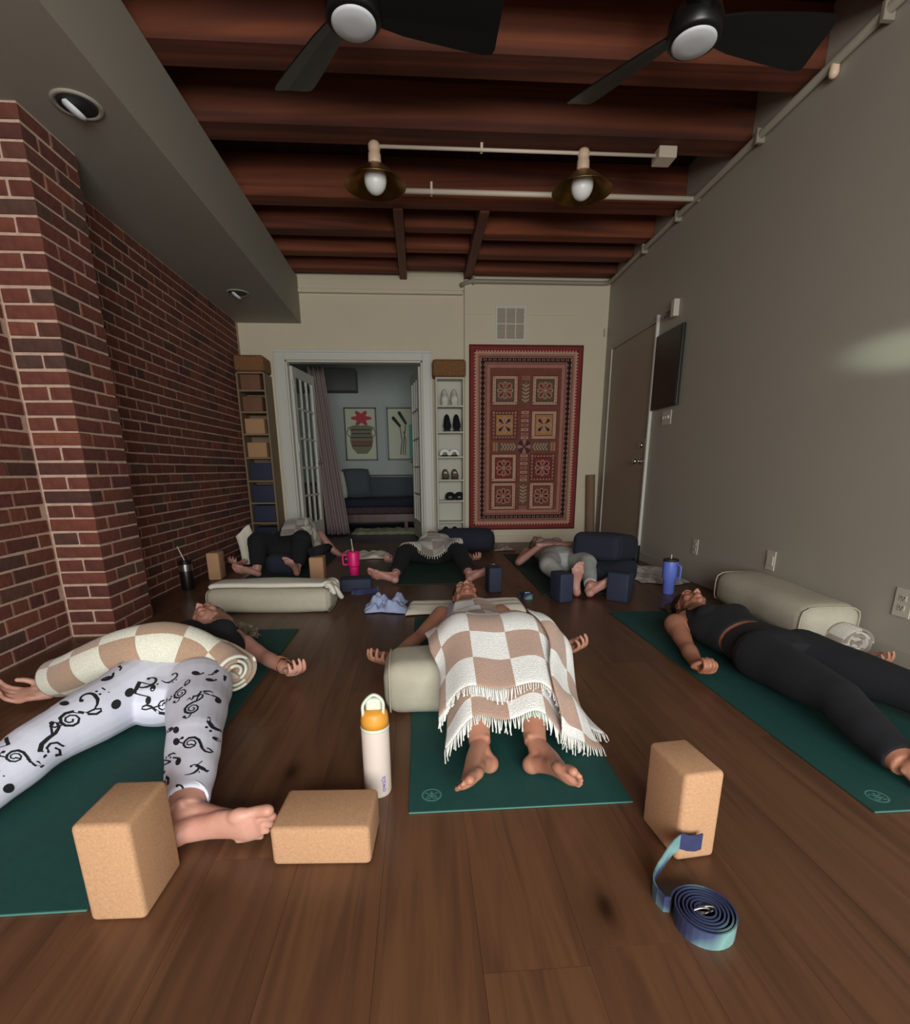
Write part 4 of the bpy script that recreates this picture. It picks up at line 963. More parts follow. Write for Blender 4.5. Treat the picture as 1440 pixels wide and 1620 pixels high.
def conform(HF, xc, y_hi, y_lo, w_fn, step, th=.012, kx=7, ky=3, slope=1.6, skew=0.0, left=1.0):
    """sheet laid over the height field: marched by arc length down the length, then out to both sides"""
    H, x0, y0, h_ = HF; Hs = H.copy()
    for _ in range(kx): Hs[1:-1] = np.maximum(Hs[1:-1], .5*(Hs[:-2]+Hs[2:]))
    for _ in range(ky): Hs[:, 1:-1] = (Hs[:, :-2]+2*Hs[:, 1:-1]+Hs[:, 2:])/4; Hs[1:-1] = (Hs[:-2]+2*Hs[1:-1]+Hs[2:])/4
    HS = (Hs, x0, y0, h_); f = lambda x, y: float(hsample(HS, np.array([x]), np.array([y]))[0])+th
    ys = [y_hi]; zc = lambda y: max(f(xc+d, y) for d in (-.1, -.05, 0, .05, .1))
    while ys[-1] > y_lo:
        y = ys[-1]; dz = zc(y-step)-zc(y); ys.append(y-step/math.sqrt(1+(dz/step)**2))
    nv = len(ys); W = max(w_fn(j/(nv-1)) for j in range(nv)); nh = int(W/step)+1; P = np.zeros((2*nh+1, nv, 3)); A = np.zeros((2*nh+1, nv, 2))
    for j, y in enumerate(ys):
        sc = w_fn(j/(nv-1))/W; ds = W/nh*sc; xm = xc+skew*(j/(nv-1)); P[nh, j] = (xm, y, f(xm, y)); A[:, j, 1] = j*step
        for s_ in (-1, 1):
            x, z = xm, P[nh, j, 2]; ds = W/nh*sc*(left if s_ < 0 else 1)
            for k in range(1, nh+1):
                z2 = f(x+s_*ds, y); dz = max(min(z2-z, slope*ds), -slope*ds*1.2); dx = ds/math.sqrt(1+(dz/ds)**2); x += s_*dx; z = max(z+dz*dx/ds, f(x, y)); P[nh+s_*k, j] = (x, y, z); A[nh+s_*k, j, 0] = s_*k*ds
    return P[:, ::-1].copy(), A[:, ::-1].copy()
def set_uv(o, A, check, off=(0, 0)):
    me = o.data; vi = np.zeros(len(me.loops), int); me.loops.foreach_get('vertex_index', vi); a = A.reshape(-1, 2)[vi]/check+np.array(off); me.uv_layers[0].data.foreach_set('uv', a.astype(np.float32).ravel())
def cloth_obj(P, name, m_, parent=None, label=None, cat=None, check=.12, uv0=(0, 0), th=.006, du=.02, dv=.02, sub=1, group=None):
    nu, nv = P.shape[:2]; mb = MB(); mb.add([tuple(v) for v in P.reshape(-1, 3)], [(i*nv+j, (i+1)*nv+j, (i+1)*nv+j+1, i*nv+j+1) for i in range(nu-1) for j in range(nv-1)])
    o = mb.build(name, m_, parent, smooth=True, recalc=False); me = o.data
    uvl = me.uv_layers.new(name='UVMap'); li = np.zeros(len(me.loops), int); me.loops.foreach_get('vertex_index', li)
    uv = np.stack([(li//nv)*du/check+uv0[0], (li % nv)*dv/check+uv0[1]], 1).astype(np.float32); uvl.data.foreach_set('uv', uv.ravel())
    s = o.modifiers.new('thickness', 'SOLIDIFY'); s.thickness = th; s.offset = 0
    if sub: o.modifiers.new('soft', 'SUBSURF').levels = sub; o.modifiers['soft'].render_levels = sub
    if label: tag(o, label, cat, group)
    return o
def fringe(P, edge, HF, parent, length=.035, n=60, m_=None, r=.0018, seed=3):
    """knotted cords hanging off one border of the cloth"""
    rs = np.random.RandomState(seed); E_ = {'v0': P[:, 0], 'v1': P[:, -1], 'u0': P[0], 'u1': P[-1]}[edge]; I = {'v0': P[:, 1], 'v1': P[:, -2], 'u0': P[1], 'u1': P[-2]}[edge]
    mb = MB(); k = len(E_)
    for i in range(n):
        t = (i+.5)/n*(k-1); a = int(t); fr_ = t-a; p = E_[a]*(1-fr_)+E_[min(a+1, k-1)]*fr_; q = I[a]*(1-fr_)+I[min(a+1, k-1)]*fr_
        d = V(p-q).normalized(); p = V(p); pts = [p-d*.004]; l_ = length*rs.uniform(.7, 1.2); jit = V((rs.uniform(-.4, .4), rs.uniform(-.4, .4), 0))
        for s_ in range(4):
            d = (d*1.0+jit*.35+V((0, 0, -.45))).normalized(); nx = pts[-1]+d*l_/4
            hz = float(hsample(HF, np.array([nx.x]), np.array([nx.y]))[0])+r+.001
            if nx.z < hz: nx.z = hz
            pts.append(nx)
        mb.tube(pts, [r, r*1.1, r, r, r*1.5], 5)
    o = mb.build('fringe', m_ or M['fringe'], parent, smooth=True, recalc=False); o['kind'] = 'stuff'; return o
def grid(x0, x1, y0, y1, step, z, rot=0, c=None):
    nu, nv = int(round((x1-x0)/step))+1, int(round((y1-y0)/step))+1
    A, B = np.meshgrid(np.linspace(x0, x1, nu), np.linspace(y0, y1, nv), indexing='ij')
    if rot:
        cx, cy = c if c else ((x0+x1)/2, (y0+y1)/2); ca, sa = math.cos(rot), math.sin(rot); A, B = cx+(A-cx)*ca-(B-cy)*sa, cy+(A-cx)*sa+(B-cy)*ca
    return np.stack([A, B, np.full_like(A, z)], 2)
# ------------------------------------------------------------------ yoga mats
def yoga_mat(x0, x1, y0, y1, label, m_='mat', logo=None, rot=0):
    t = thing('yoga_mat', label, 'mat', ((x0+x1)/2, y0, 0), 'green yoga mats'); c = V(((x0+x1)/2, y0, 0)); T = Matrix.Translation(c) @ Matrix.Rotation(rot, 4, 'Z') @ Matrix.Translation(-c)
    MB().box(x0, x1, y0, y1, .0006, .0056, T).build('mat_sheet', M[m_], t, bevel=.0015)
    if m_ == 'mat': MB().box(x0+.001, x1-.001, y0-.0012, y0+.0005, .0012, .0052, T).build('cut_edge', M['mat_edge'], t)
    if logo:
        lx, ly = logo; z = .0058; r = .026; mb = MB()
        mb.tube([(lx+r*math.cos(a), ly+r*math.sin(a), z) for a in [k*math.pi/14 for k in range(28)]], [(.0028, .0006)]*28, 6, closed=True, upv=(0, 0, 1))
        mb.build('emblem_ring', M['mat_edge'], t)
        mb = MB(); mb.ell((lx, ly+.011, z), (.0045, .0045, .0006))
        for e in (-1, 1):
            mb.tube([(lx, ly+.004, z), (lx+e*.009, ly+.002, z), (lx+e*.014, ly+.012, z), (lx+e*.018, ly+.006, z)], [(.0022, .0005)]*4, 6)
            mb.tube([(lx, ly-.004, z), (lx+e*.012, ly-.006, z), (lx+e*.016, ly-.014, z), (lx+e*.003, ly-.016, z)], [(.0024, .0005)]*4, 6)
        mb.tube([(lx, ly+.007, z), (lx, ly-.012, z)], [(.004, .0006), (.0035, .0006)], 8)
        mb.build('emblem_figure', M['mat_edge'], t)
    return t
MZ = .0056
yoga_mat(-.05, .565, 1.162, 3.0, 'dark green yoga mat under the person beneath the checked blanket', logo=(.013, 1.232))
yoga_mat(1.183, 1.8, 1.07, 3.0, 'dark green yoga mat under the person in black by the right wall', logo=(1.245, 1.13))
yoga_mat(-1.33, -.715, .905, 2.83, 'dark green yoga mat under the person in music note leggings')
yoga_mat(-.2, .41, 3.93, 5.75, 'deep green yoga mat under the far middle person with spread feet', 'mat_dark')
yoga_mat(.88, 1.49, 3.5, 5.3, 'deep green yoga mat under the far person in pale grey leggings', 'mat_dark')
yoga_mat(-1.5, -.9, 4.05, 5.7, 'deep green yoga mat under the far left reclining person', 'mat_dark')
# ------------------------------------------------------------------ blocks
def block(x, y, rot, w, d, h_, m_, label, z=0, name='cork_block', r=.012, tilt=None):
    t = MB(); T = Matrix.Translation((x, y, z)) @ Matrix.Rotation(rot, 4, 'Z')
    if tilt: T = T @ Matrix.Rotation(tilt[0], 4, tilt[1])
    t.box(-w/2, w/2, -d/2, d/2, 0, h_, T); o = t.build(name, M[m_], bevel=r, seg=4, loc=(x, y, z)); auto_smooth(o, 30); return tag(o, label, 'block')
def corner(xc, yc, rot, w, d): return (xc+math.cos(rot)*w/2-math.sin(rot)*d/2, yc+math.sin(rot)*w/2+math.cos(rot)*d/2)
x, y = corner(-.362, 1.002, -.06, .229, .152); block(x, y, -.06, .229, .152, .102, 'cork', 'tan cork block lying flat in front of the cream bottle')
x, y = corner(.574, .943, .1, .1, .152); block(x, y, .1, .1, .152, .229, 'cork', 'tan cork block standing on end behind the coiled strap')
x, y = corner(-.692, .876, -.03, .112, .152); block(x, y, -.03, .112, .152, .229, 'cork', 'tan cork block standing on end beside the bare foot at left')
block(-1.735, 4.34, .05, .1, .15, .229, 'cork', 'cork block standing by the brick wall, beside the far left person')
block(-.86, 4.2, .02, .115, .15, .2, 'cork', 'cork block standing under the charcoal roll, right of the far left feet')
block(.965, 3.345, .25, .102, .152, .2, 'navy_block', 'navy foam block standing beside the upright foot of the person in grey', name='foam_block')
block(1.36, 3.3, -.75, .15, .102, .2, 'navy_block', 'navy foam block standing behind the sole of the person in grey', name='foam_block')
block(.535, 3.66, .1, .1, .14, .19, 'navy_block', 'navy foam block standing beside the far middle right foot', name='foam_block')
block(-.5, 3.79, .1, .23, .152, .1, 'navy_block', 'navy foam block lying flat in front of the pink tumbler', name='foam_block')
# ------------------------------------------------------------------ cushions
def bolster(x, y, rot, L_, W, H, m_, label, z=0, name='bolster', r=.05, seam=True, tilt=0, tax='Y', puff=.012):
    t = thing(name, label, 'bolster', (x, y, z)); n, k = 26, 26; vs = []
    T = Matrix.Translation((x, y, z)) @ Matrix.Rotation(rot, 4, 'Z') @ Matrix.Rotation(tilt, 4, tax)
    bm = bmesh.new(); bmesh.ops.create_cube(bm, size=1); bmesh.ops.scale(bm, vec=(L_, W, H), verts=bm.verts)
    bmesh.ops.bevel(bm, geom=bm.edges[:]+bm.verts[:], offset=r, segments=5, profile=.5, affect='EDGES', clamp_overlap=True)
    bmesh.ops.subdivide_edges(bm, edges=[e for e in bm.edges if e.calc_length() > .08], cuts=9, use_grid_fill=True)
    rs = np.random.RandomState(int(abs(x*100+y*10))); ph = rs.rand(6)*6
    for v in bm.verts:
        a, b_, c_ = v.co.x/L_*2, v.co.y/W*2, v.co.z/H*2
        v.co.z += puff*(1-a*a)*(1-b_*b_)*(1 if c_ > 0 else .0)+.0035*math.sin(9*v.co.x+ph[0])*math.sin(14*v.co.y+ph[1])
        v.co.y += puff*.7*(1-a*a)*(1-c_*c_)*(1 if b_ > 0 else -1)+.003*math.sin(17*v.co.x+ph[2]); v.co.x += .003*math.sin(20*v.co.z+ph[3])
        v.co.z += H/2; v.co = T @ v.co
    me = bpy.data.meshes.new('cover'); bm.to_mesh(me); bm.free(); me.transform(Matrix.Translation((-x, -y, -z))); me.materials.append(M[m_]); me.polygons.foreach_set('use_smooth', [True]*len(me.polygons))
    o = bpy.data.objects.new('cover', me); COL.objects.link(o); o.parent = t
    if seam:
        for s_ in (-1, 1):
            mb = MB(); xx = s_*(L_/2-r*.35); P = []
            for k_ in range(28):
                a = 2*math.pi*k_/28; e = 5; ca, sa = math.cos(a), math.sin(a); q = (abs(ca)**e+abs(sa)**e)**(-1/e)
                P.append(T @ V((xx, ca*q*(W/2-r*.08), H/2+sa*q*(H/2-r*.08))))
            mb.tube(P, .0035, 6, closed=True)
            mb.build('piping', M[m_], t, smooth=True)
    return t, o
b1, b1m = bolster(-.98, 3.3, -.07, .8, .26, .15, 'beige', 'long beige bolster with a folded white towel lying on it')
b2, b2m = bolster(.205, 1.84, .02, .71, .27, .2, 'beige', 'beige bolster under the knees of the person beneath the checked blanket', r=.06)
b3, b3m = bolster(2.0, 2.62, math.pi/2-.03, .82, .31, .2, 'beige', 'beige bolster against the right wall behind the person in black', z=.045, r=.07, tilt=-.03)
b4, b4m = bolster(1.49, 3.98, .8, .40, .40, .2, 'navy', 'navy cushion leaning on top of another beside the person in grey', z=.175, r=.055, tilt=.1)
b5, b5m = bolster(1.46, 3.85, .7, .5, .3, .17, 'navy', 'lower navy bolster on the floor beside the person in grey', r=.05)
b6, b6m = bolster(.5, 5.62, .02, .66, .25, .24, 'navy', 'navy bolster lying behind the blanket of the far middle person', r=.1)
b7, b7m = bolster(-1.225, 4.75, math.pi/2, .72, .24, .18, 'navy', 'navy bolster under the far left reclining person', r=.06)
MB()
# ------------------------------------------------------------------ bottles and tumblers
def bottle():
    x, y = -.139, 1.272; t = thing('water_bottle', 'tall cream water bottle with orange lid and mint loop, behind the flat cork block', 'bottle', (x, y, 0)); r = .0385
    MB().lathe([(r*.93, 0), (r, .008), (r, .195), (r*.985, .2)], 36, (x, y, 0)).build('bottle_body', M['bottle'], t, smooth=True); auto_smooth(bpy.data.objects[t.children[0].name], 30)
    MB().lathe([(r*1.0, .2), (r*1.02, .202), (r*1.02, .209), (r*.98, .21)], 36, (x, y, 0)).build('collar', M['mint'], t, smooth=True)
    MB().lathe([(r*.99, .21), (r*.99, .226), (r*.93, .245), (r*.78, .256), (.004, .258)], 36, (x, y, 0)).build('lid', M['orange'], t, smooth=True)
    MB().tube([(x-.029, y-.014, .243), (x-.027, y-.012, .278), (x-.0, y-.009, .303), (x+.025, y-.012, .285), (x+.025, y-.014, .243)], [(.0045, .006)]*5, 10, sub=5, upv=(0, 1, 0)).build('carry_loop', M['mint'], t, smooth=True)
    MB().box(x-.024, x+.022, y-.006, y+.02, .246, .29).build('spout_cover', M['mint'], t, bevel=.01, seg=3)
    cu_ = bpy.data.curves.new('brand_lettering', 'FONT'); cu_.body = 'owala'; cu_.size = .021; cu_.extrude = .0003; cu_.align_x = 'LEFT'
    o = bpy.data.objects.new('tmp', cu_); COL.objects.link(o); dg = bpy.context.evaluated_depsgraph_get(); me = bpy.data.meshes.new_from_object(o.evaluated_get(dg)); bpy.data.objects.remove(o)
    a0 = math.radians(-58)
    for v in me.vertices:                                    # wrap the lettering, reading upwards, around the body
        a = a0-v.co.y/r*-1*-1+0.12; rr = r+.0003+v.co.z; v.co = V((rr*math.cos(a), rr*math.sin(a), .018+v.co.x))
    me.materials.append(M['purple_ink']); o = bpy.data.objects.new('lettering', me); COL.objects.link(o); o.parent = t
bottle()
def tumbler(x, y, label, m_, h_, r, lid, straw=None, handle=None, band=False, taper=True):
    t = thing('tumbler', label, 'tumbler', (x, y, 0))
    prof = [(r*.72, 0), (r*.76, .006), (r*.8, h_*.36), (r, h_*.42), (r, h_*.88), (r*.98, h_*.9)] if taper else [(r*.9, 0), (r, .01), (r, h_*.86), (r*.9, h_*.9)]
    auto_smooth(MB().lathe(prof, 32, (x, y, 0)).build('cup_body', M[m_], t), 35)
    MB().lathe([(r*1.0, h_*.895), (r*1.03, h_*.9), (r*1.03, h_*.95), (r*.9, h_*.96), (.003, h_*.96)], 32, (x, y, 0)).build('lid', M[lid], t, smooth=True)
    if straw: MB().tube([(x, y, h_*.94), (x+straw[0], y, h_+straw[1])], .004, 8).build('straw', M['clear'] if lid == 'clear' else M['mint'], t, smooth=True)
    if handle is not None:
        c_, s_ = math.cos(handle), math.sin(handle); q = lambda a, z: (x+c_*a, y+s_*a, z)
        MB().tube([q(r*.95, h_*.82), q(r*1.7, h_*.8), q(r*1.75, h_*.6), q(r*1.65, h_*.44), q(r*.95, h_*.45)], [(.008, .006)]*5, 10, sub=4, upv=(-s_, c_, 0)).build('cup_handle', M[m_], t, smooth=True)
    if band: MB().lathe([(r*1.01, h_*.62), (r*1.012, h_*.63), (r*1.012, h_*.83), (r*1.01, h_*.84)], 32, (x, y, 0)).build('steel_band', M['steel'], t, smooth=True)
    return t
tumbler(-.583, 4.345, 'hot pink tumbler with a white straw behind the navy block', 'pink', .22, .052, 'pink', (-.01, .1), math.pi)
tumbler(1.795, 3.47, 'periwinkle blue tumbler with handle and dark lid by the patterned cloth', 'periwinkle', .265, .052, 'slot', (.0, .02), -1.2)
tumbler(-1.81, 3.95, 'black tumbler with a steel band and a straw beside the brick wall', 'black', .235, .048, 'black', (-.04, .1), None, True, False)
tumbler(2.08, 4.72, 'small dark bottle at the foot of the door edge', 'frame', .17, .034, 'black', None, None, False, False)
# ------------------------------------------------------------------ coiled straps
def ribbon(path, w, th, z0=0, mb=None):
    """webbing standing on edge along a floor path of (x,y) or (x,y,z)"""
    mb = mb or MB(); P = [V((p[0], p[1], p[2] if len(p) > 2 else 0)) for p in path]; vs = []; n = len(P)
    for i in range(n):
        t_ = (P[min(i+1, n-1)]-P[max(i-1, 0)]); t_.z = 0; t_.normalize(); s_ = V((-t_.y, t_.x, 0))*th/2
        for a, zz in ((-1, 0), (1, 0), (1, w), (-1, w)): vs.append(P[i]+s_*a+V((0, 0, z0+zz)))
    fs = [(i*4+k, i*4+(k+1) % 4, (i+1)*4+(k+1) % 4, (i+1)*4+k) for i in range(n-1) for k in range(4)]+[(3, 2, 1, 0), tuple((n-1)*4+k for k in range(4))]
    return mb.add(vs, fs)
def strap_coil(x, y, r0, r1, turns, tail, label, w=.038, name='yoga_strap', ecc=1.0, m_='strap'):
    t = thing(name, label, 'strap', (x, y, 0)); path = []; N_ = int(turns*30)
    for i in range(N_+1):
        q = i/N_; a = 2*math.pi*turns*q+ (2.6-2*math.pi*(turns % 1)); r = r0+(r1-r0)*q; r *= 1+.015*math.sin(a*2.3+q*9)
        path.append((x+r*math.cos(a)*ecc, y+r*math.sin(a), 0))
    path += tail; ribbon(path, w, .0032).build('webbing', M[m_], t, smooth=False)
    if w > .03:
        for k in range(2):
            c = V((x-.006+.012*k, y, w*.75)); mb = MB().tube([c+V((.017*math.cos(a), .003*k, .013*math.sin(a)*.6+.004)) for a in [i*math.pi/8 for i in range(16)]], .0022, 8, closed=True); mb.build('buckle_ring', M['steel'], t, smooth=True)
    return t
st = strap_coil(.548, .78, .016, .062, 6.2, [(.484, .815), (.478, .835), (.479, .855), (.486, .872), (.498, .888)], 'blue and teal tie-dyed strap coiled in the foreground, its tail by the standing block')
fl = MB(); ribbon([(.496, .886, .0), (.508, .898, .004), (.522, .907, .014), (.537, .915, .03), (.552, .92, .046), (.568, .922, .058)], .038, .003, mb=fl); 
fl.build('strap_tail', M['strap'], st); ribbon([(.566, .921, .058), (.585, .922, .05), (.606, .926, .044), (.622, .929, .046)], .042, .003).build('folded_end', M['strap_blue'], st)
strap_coil(.745, 3.42, .012, .042, 4.2, [(.70, 3.46), (.685, 3.43)], 'small dark blue strap coil at the right end of the white towel', w=.04)
strap_coil(-.735, 4.1, .01, .034, 3.2, [(-.775, 4.13)], 'little grey strap coil on the floor beside the pink tumbler', w=.03, m_='slate')
s3 = thing('yoga_strap', 'pale teal strap bundled on the floor against the flat navy block', 'strap', (-.45, 3.64, 0))
mb = MB()
for k in range(4): ribbon([(-.52+.01*k, 3.67-.012*k), (-.45, 3.68-.014*k), (-.36-.008*k, 3.70-.012*k), (-.33, 3.74-.02*k)], .036, .004, mb=mb)
mb.build('webbing', M['strap'], s3)
# ------------------------------------------------------------------ towels and loose cloths
def crumple(x, y, rx, ry, h_, m_, label, seed, name='crumpled_cloth', cat='cloth', rot=0, stripes=False, flat=1.0, th=.006):
    rs = np.random.RandomState(seed); n = 40; A, B = np.meshgrid(np.linspace(-1, 1, n), np.linspace(-1, 1, n), indexing='ij')
    Z_ = np.zeros_like(A); DX = np.zeros_like(A); DY = np.zeros_like(A)
    for k in range(9):
        a = rs.rand()*math.pi; f_ = rs.uniform(2.5, 9); p = rs.rand()*6; s_ = np.sin((A*math.cos(a)+B*math.sin(a))*f_+p)
        Z_ += (1-np.abs(s_)**1.6)/f_*3; DX += .5*np.cos((A*math.cos(a)+B*math.sin(a))*f_+p)*math.cos(a)/f_; DY += .5*np.cos((A*math.cos(a)+B*math.sin(a))*f_+p)*math.sin(a)/f_
    Z_ = (Z_-Z_.min())/(Z_.max()-Z_.min()); edge = np.clip((1-np.maximum(np.abs(A), np.abs(B)))*(3.5/flat), 0, 1)**.5
    lump = (1-(A**2+B**2)*.42).clip(.15)
    Zf = .006+h_*Z_*edge*lump; X = (A+DX*.35)*rx; Y_ = (B+DY*.35)*ry
    wob = 1+.13*np.sin(3*np.arctan2(B, A)+seed); X *= wob; Y_ *= wob; c, s = math.cos(rot), math.sin(rot)
    P = np.stack([x+X*c-Y_*s, y+X*s+Y_*c, Zf], 2); return cloth_obj(P, name, M[m_] if isinstance(m_, str) else m_, None, label, cat, check=.1, du=.02, dv=.02, th=th, sub=1)
crumple(-.235, 3.25, .14, .15, .12, 'blue_cloth', 'crumpled pale blue cloth at the left end of the cream towel', 4)
crumple(-.52, 5.35, .2, .2, .06, 'cream_cloth', 'loosely folded cream cloth on the floor behind the pink tumbler', 9)
crumple(1.93, 4.1, .2, .32, .07, 'fade_blanket', 'crumpled beige patterned blanket on the floor by the right wall', 12, name='crumpled_blanket', cat='blanket')
crumple(.93, 5.65, .12, .12, .06, 'blush', 'small pinkish cloth at the right end of the far navy bolster', 21)
crumple(1.62, 3.02, .07, .06, .05, 'hair_grey', 'small fuzzy hair scrunchie on the floor behind the head of the person in black', 33, name='scrunchie', cat='scrunchie')
# folded cream towel behind the middle head
n0, n1 = 60, 16; P = np.zeros((n0, n1, 3))
for i in range(n0):
    for j in range(n1):
        a, b_ = i/(n0-1), j/(n1-1); ed = min(1, min(a, 1-a)*26, min(b_, 1-b_)*5)
        P[i, j] = (-.11+.77*a+.03*(1-a)*b_, 3.03+.27*b_+.015*math.sin(a*9), .008+.034*ed**.5+.006*math.sin(b_*19+a*6+math.sin(a*11)*1.4)*ed)
cloth_obj(P, 'towel', M['cream_cloth'], None, 'folded cream towel laid across behind the head of the middle person', 'towel', th=.012)
# white towel over the near left bolster
bv = bvh_of([b1m]); HFt = heightfield(bv, -1.6, -.2, 2.95, 3.7, .012)
G = grid(-1.36, -.42, 3.2, 3.42, .022, .2, rot=-.07); G = drape(G, .022, .022, HFt, th=.022, iters=110, fric=.6)
cloth_obj(G, 'towel', M['white_cloth'], None, 'folded white towel lying on the long beige bolster, one end trailing to the floor', 'towel', th=.03, du=.022, dv=.022)
# folded blanket under the right bolster and its rolled neighbour
G = grid(1.83, 2.13, 2.22, 2.75, .03, .02); G[..., 2] += .012*np.sin(G[..., 1]*23+G[..., 0]*9)
cloth_obj(G, 'folded_blanket', M['cream_cloth'], None, 'cream folded blanket showing beneath the beige bolster at the wall', 'blanket', th=.03, du=.03, dv=.03)
def roll_thing(x, y, z, ax, L_, r, m_, label, name='rolled_blanket', turns=4):
    t = thing(name, label, 'blanket', (x, y, z-r)); ax = V(ax).normalized(); s_ = ax.cross(V((0, 0, 1))).normalized(); u_ = s_.cross(ax); N_ = int(turns*26); vs = []
    for i in range(N_+1):
        q = i/N_; a = -2*math.pi*turns*q; rr = r*(.14+.86*q)
        wv = .006*math.sin(a*1.7)
        for e in (-1, 1): vs.append(V((x, y, z))+s_*(rr*math.cos(a))+u_*(rr*math.sin(a)*.93)+ax*(e*L_/2+wv))
    mb = MB().add(vs, [(i*2, i*2+1, i*2+3, i*2+2) for i in range(N_)]); o = mb.build('rolled_cloth', M[m_], t, smooth=True, recalc=False)
    me = o.data; uvl = me.uv_layers.new(name='UVMap')
    for l_ in me.loops: i = l_.vertex_index; uvl.data[l_.index].uv = ((i//2)/N_*r*turns*2*3.1/.1, (i % 2)*L_/.1)
    sd = o.modifiers.new('thickness', 'SOLIDIFY'); sd.thickness = r/turns*.55; sd.offset = 0; return t
roll_thing(2.035, 2.24, .088, (.1, 1, 0), .3, .078, 'fade_blanket', 'rolled beige and white blanket at the near end of the wall bolster')
roll_thing(-.84, 4.25, .243, (.4, 1, 0), .24, .042, 'charcoal', 'charcoal rolled towel resting on the cork block under the far left knee', name='rolled_towel')
# ------------------------------------------------------------------ person 2: middle, under the checked blanket
Z0 = V((0, 0, 1))
def person(name, label, loc): return thing(name, label, 'person', loc)
p2 = person('person', 'person in lilac top lying beneath the large checked blanket, bare feet towards camera', (.27, 2.2, 0))
mb = MB(); Cx = .268
pel, wst, chs, shl = (Cx, 2.12, .11), (Cx, 2.32, .1), (Cx, 2.52, .11), (Cx, 2.70, .105)
torso_tubes(mb, pel, wst, chs, shl, (.165, .09), (.13, .08), (.148, .088), (.15, .07), bust=.045, bustpos=[(Cx-.065, 2.56, .165), (Cx+.065, 2.56, .165)])
T_(mb, [(Cx, 2.72, .115), (Cx, 2.8, .115), (Cx, 2.9, .12)], [.075, .055, .055])
q2, A2 = head(mb, (Cx-.003, 2.985, .125), (0, .985, .02), (0.02, 0, 1))
S1, E1, W1 = (.105, 2.69, .11), (-.02, 2.47, .055), (-.135, 2.24, .042)
S2, E2, W2 = (.435, 2.69, .11), (.56, 2.5, .055), (.66, 2.3, .042)
for a, b_, c_ in ((S1, E1, W1), (S2, E2, W2)): arm_tubes(mb, a, b_, c_)
hand(mb, W1, (-.66, -.8, 0), Z0, (-1, .3, 0), curl=.6, sc=1.08); hand(mb, W2, (.9, -.55, 0), Z0, (1, .3, 0), curl=.7, sc=1.08, thumb=.9)
H1, K1, N1 = (.18, 2.1, .12), (.165, 1.8, .27), (.165, 1.37, .08); H2, K2, N2 = (.36, 2.1, .12), (.375, 1.8, .27), (.335, 1.36, .08)
for a, b_, c_ in ((H1, K1, N1), (H2, K2, N2)): leg_tubes(mb, a, b_, c_)
t1 = foot(mb, N1, (.188, 1.325, .037), (-.47, -.82, .27), (.75, -.05, .66), sc=.98)
t2 = foot(mb, N2, (.315, 1.31, .037), (.43, -.85, .35), (-.62, -.0, .78), sc=.98)
fuse(mb, 'body', M['skin_tan'], p2, .0042, 4)
face_parts(p2, q2, 1.0, M['hair_dark']); toenails(p2, t2, M['frame'], (1, 2, 3)); toenails(p2, t1, M['frame'], (1, 2))
mb = MB(); 
for a, b_, c_ in ((H1, K1, N1), (H2, K2, N2)): leg_tubes(mb, a, b_, c_, off=.006, end=.86)
mb.tube([(Cx, 2.05, .115), pel, (Cx, 2.24, .118)], [(.15, .09), (.172, .106), (.145, .095)], 28, sub=4, round_cap=True)
p2leg = fuse(mb, 'leggings', M['sage'], p2, .006, 3)
mb = MB(); torso_tubes(mb, pel, wst, chs, (Cx, 2.665, .118), (.165, .09), (.13, .08), (.148, .088), (.135, .075), off=.008, bust=.045, bustpos=[(Cx-.065, 2.56, .165), (Cx+.065, 2.56, .165)])
for e in (-1, 1): T_(mb, [(Cx+e*.1, 2.6, .13), (Cx+e*.1, 2.7, .14), (Cx+e*.095, 2.76, .11)], [(.04, .03), (.03, .026), (.03, .02)])
p2top = fuse(mb, 'top', M['lilac'], p2, .006, 4)
mb = MB(); mb.ell(q2(0, -.015, .058), (.081, .095, .085), A2, n=20, m_=14); T_(mb, [q2(0, -.09, .02), q2(.02, -.09, -.02), q2(.05, -.085, -.05)], [.04, .03, .015]); fuse(mb, 'hair', M['hair_dark'], p2, .005, 4)
for W_, d_ in ((W1, (-.6, -.9, 0)), (W2, (.9, -.6, 0))):
    d = V(d_).normalized(); s_ = d.cross(Z0); c = V(W_)-d*.02; MB().tube([c+s_*(.031*math.cos(a))+Z0*(.026*math.sin(a)) for a in [k*math.pi/10 for k in range(20)]], .0025, 6, closed=True).build('bracelet', M['black'], p2, smooth=True)
# blanket
bv = bvh_of([p2leg, p2top, b2m, [c for c in p2.children if c.name.startswith('body')][0]])
HF2 = heightfield(bv, -.5, 1.05, 1.1, 3.2, .014, MZ)
st_ = .022
B2 = thing('checked_blanket', 'white and tan checked fringed blanket draped over the middle person, front and centre', 'blanket', (.28, 1.9, 0))
def relax(P, HF, step, n, fric=.9, seed=1): return drape(P, step, step, HF, th=.009, iters=n, fric=fric, grav=.0012, bend=.2, seed=seed)
G, A = conform(HF2, .268, 2.60, 1.43, lambda t: .10+.19*min(1, t*1.9), st_, th=.016, kx=24, slope=2.6, left=.9)
G[..., 2] += .004*np.sin(A[..., 0]*38+A[..., 1]*7); hemw = (1-np.arange(G.shape[1])/(G.shape[1]-1))**6
G[..., 1] -= .05*hemw*(np.abs(A[..., 0])/.3)**2*(A[..., 0] < 0)
o = cloth_obj(G, 'lower_layer', M['blanket'], B2, check=.125, th=.009); set_uv(o, A, .125, (40.5, 40.1)); fringe(G, 'v0', HF2, B2, .045, 75, seed=3)
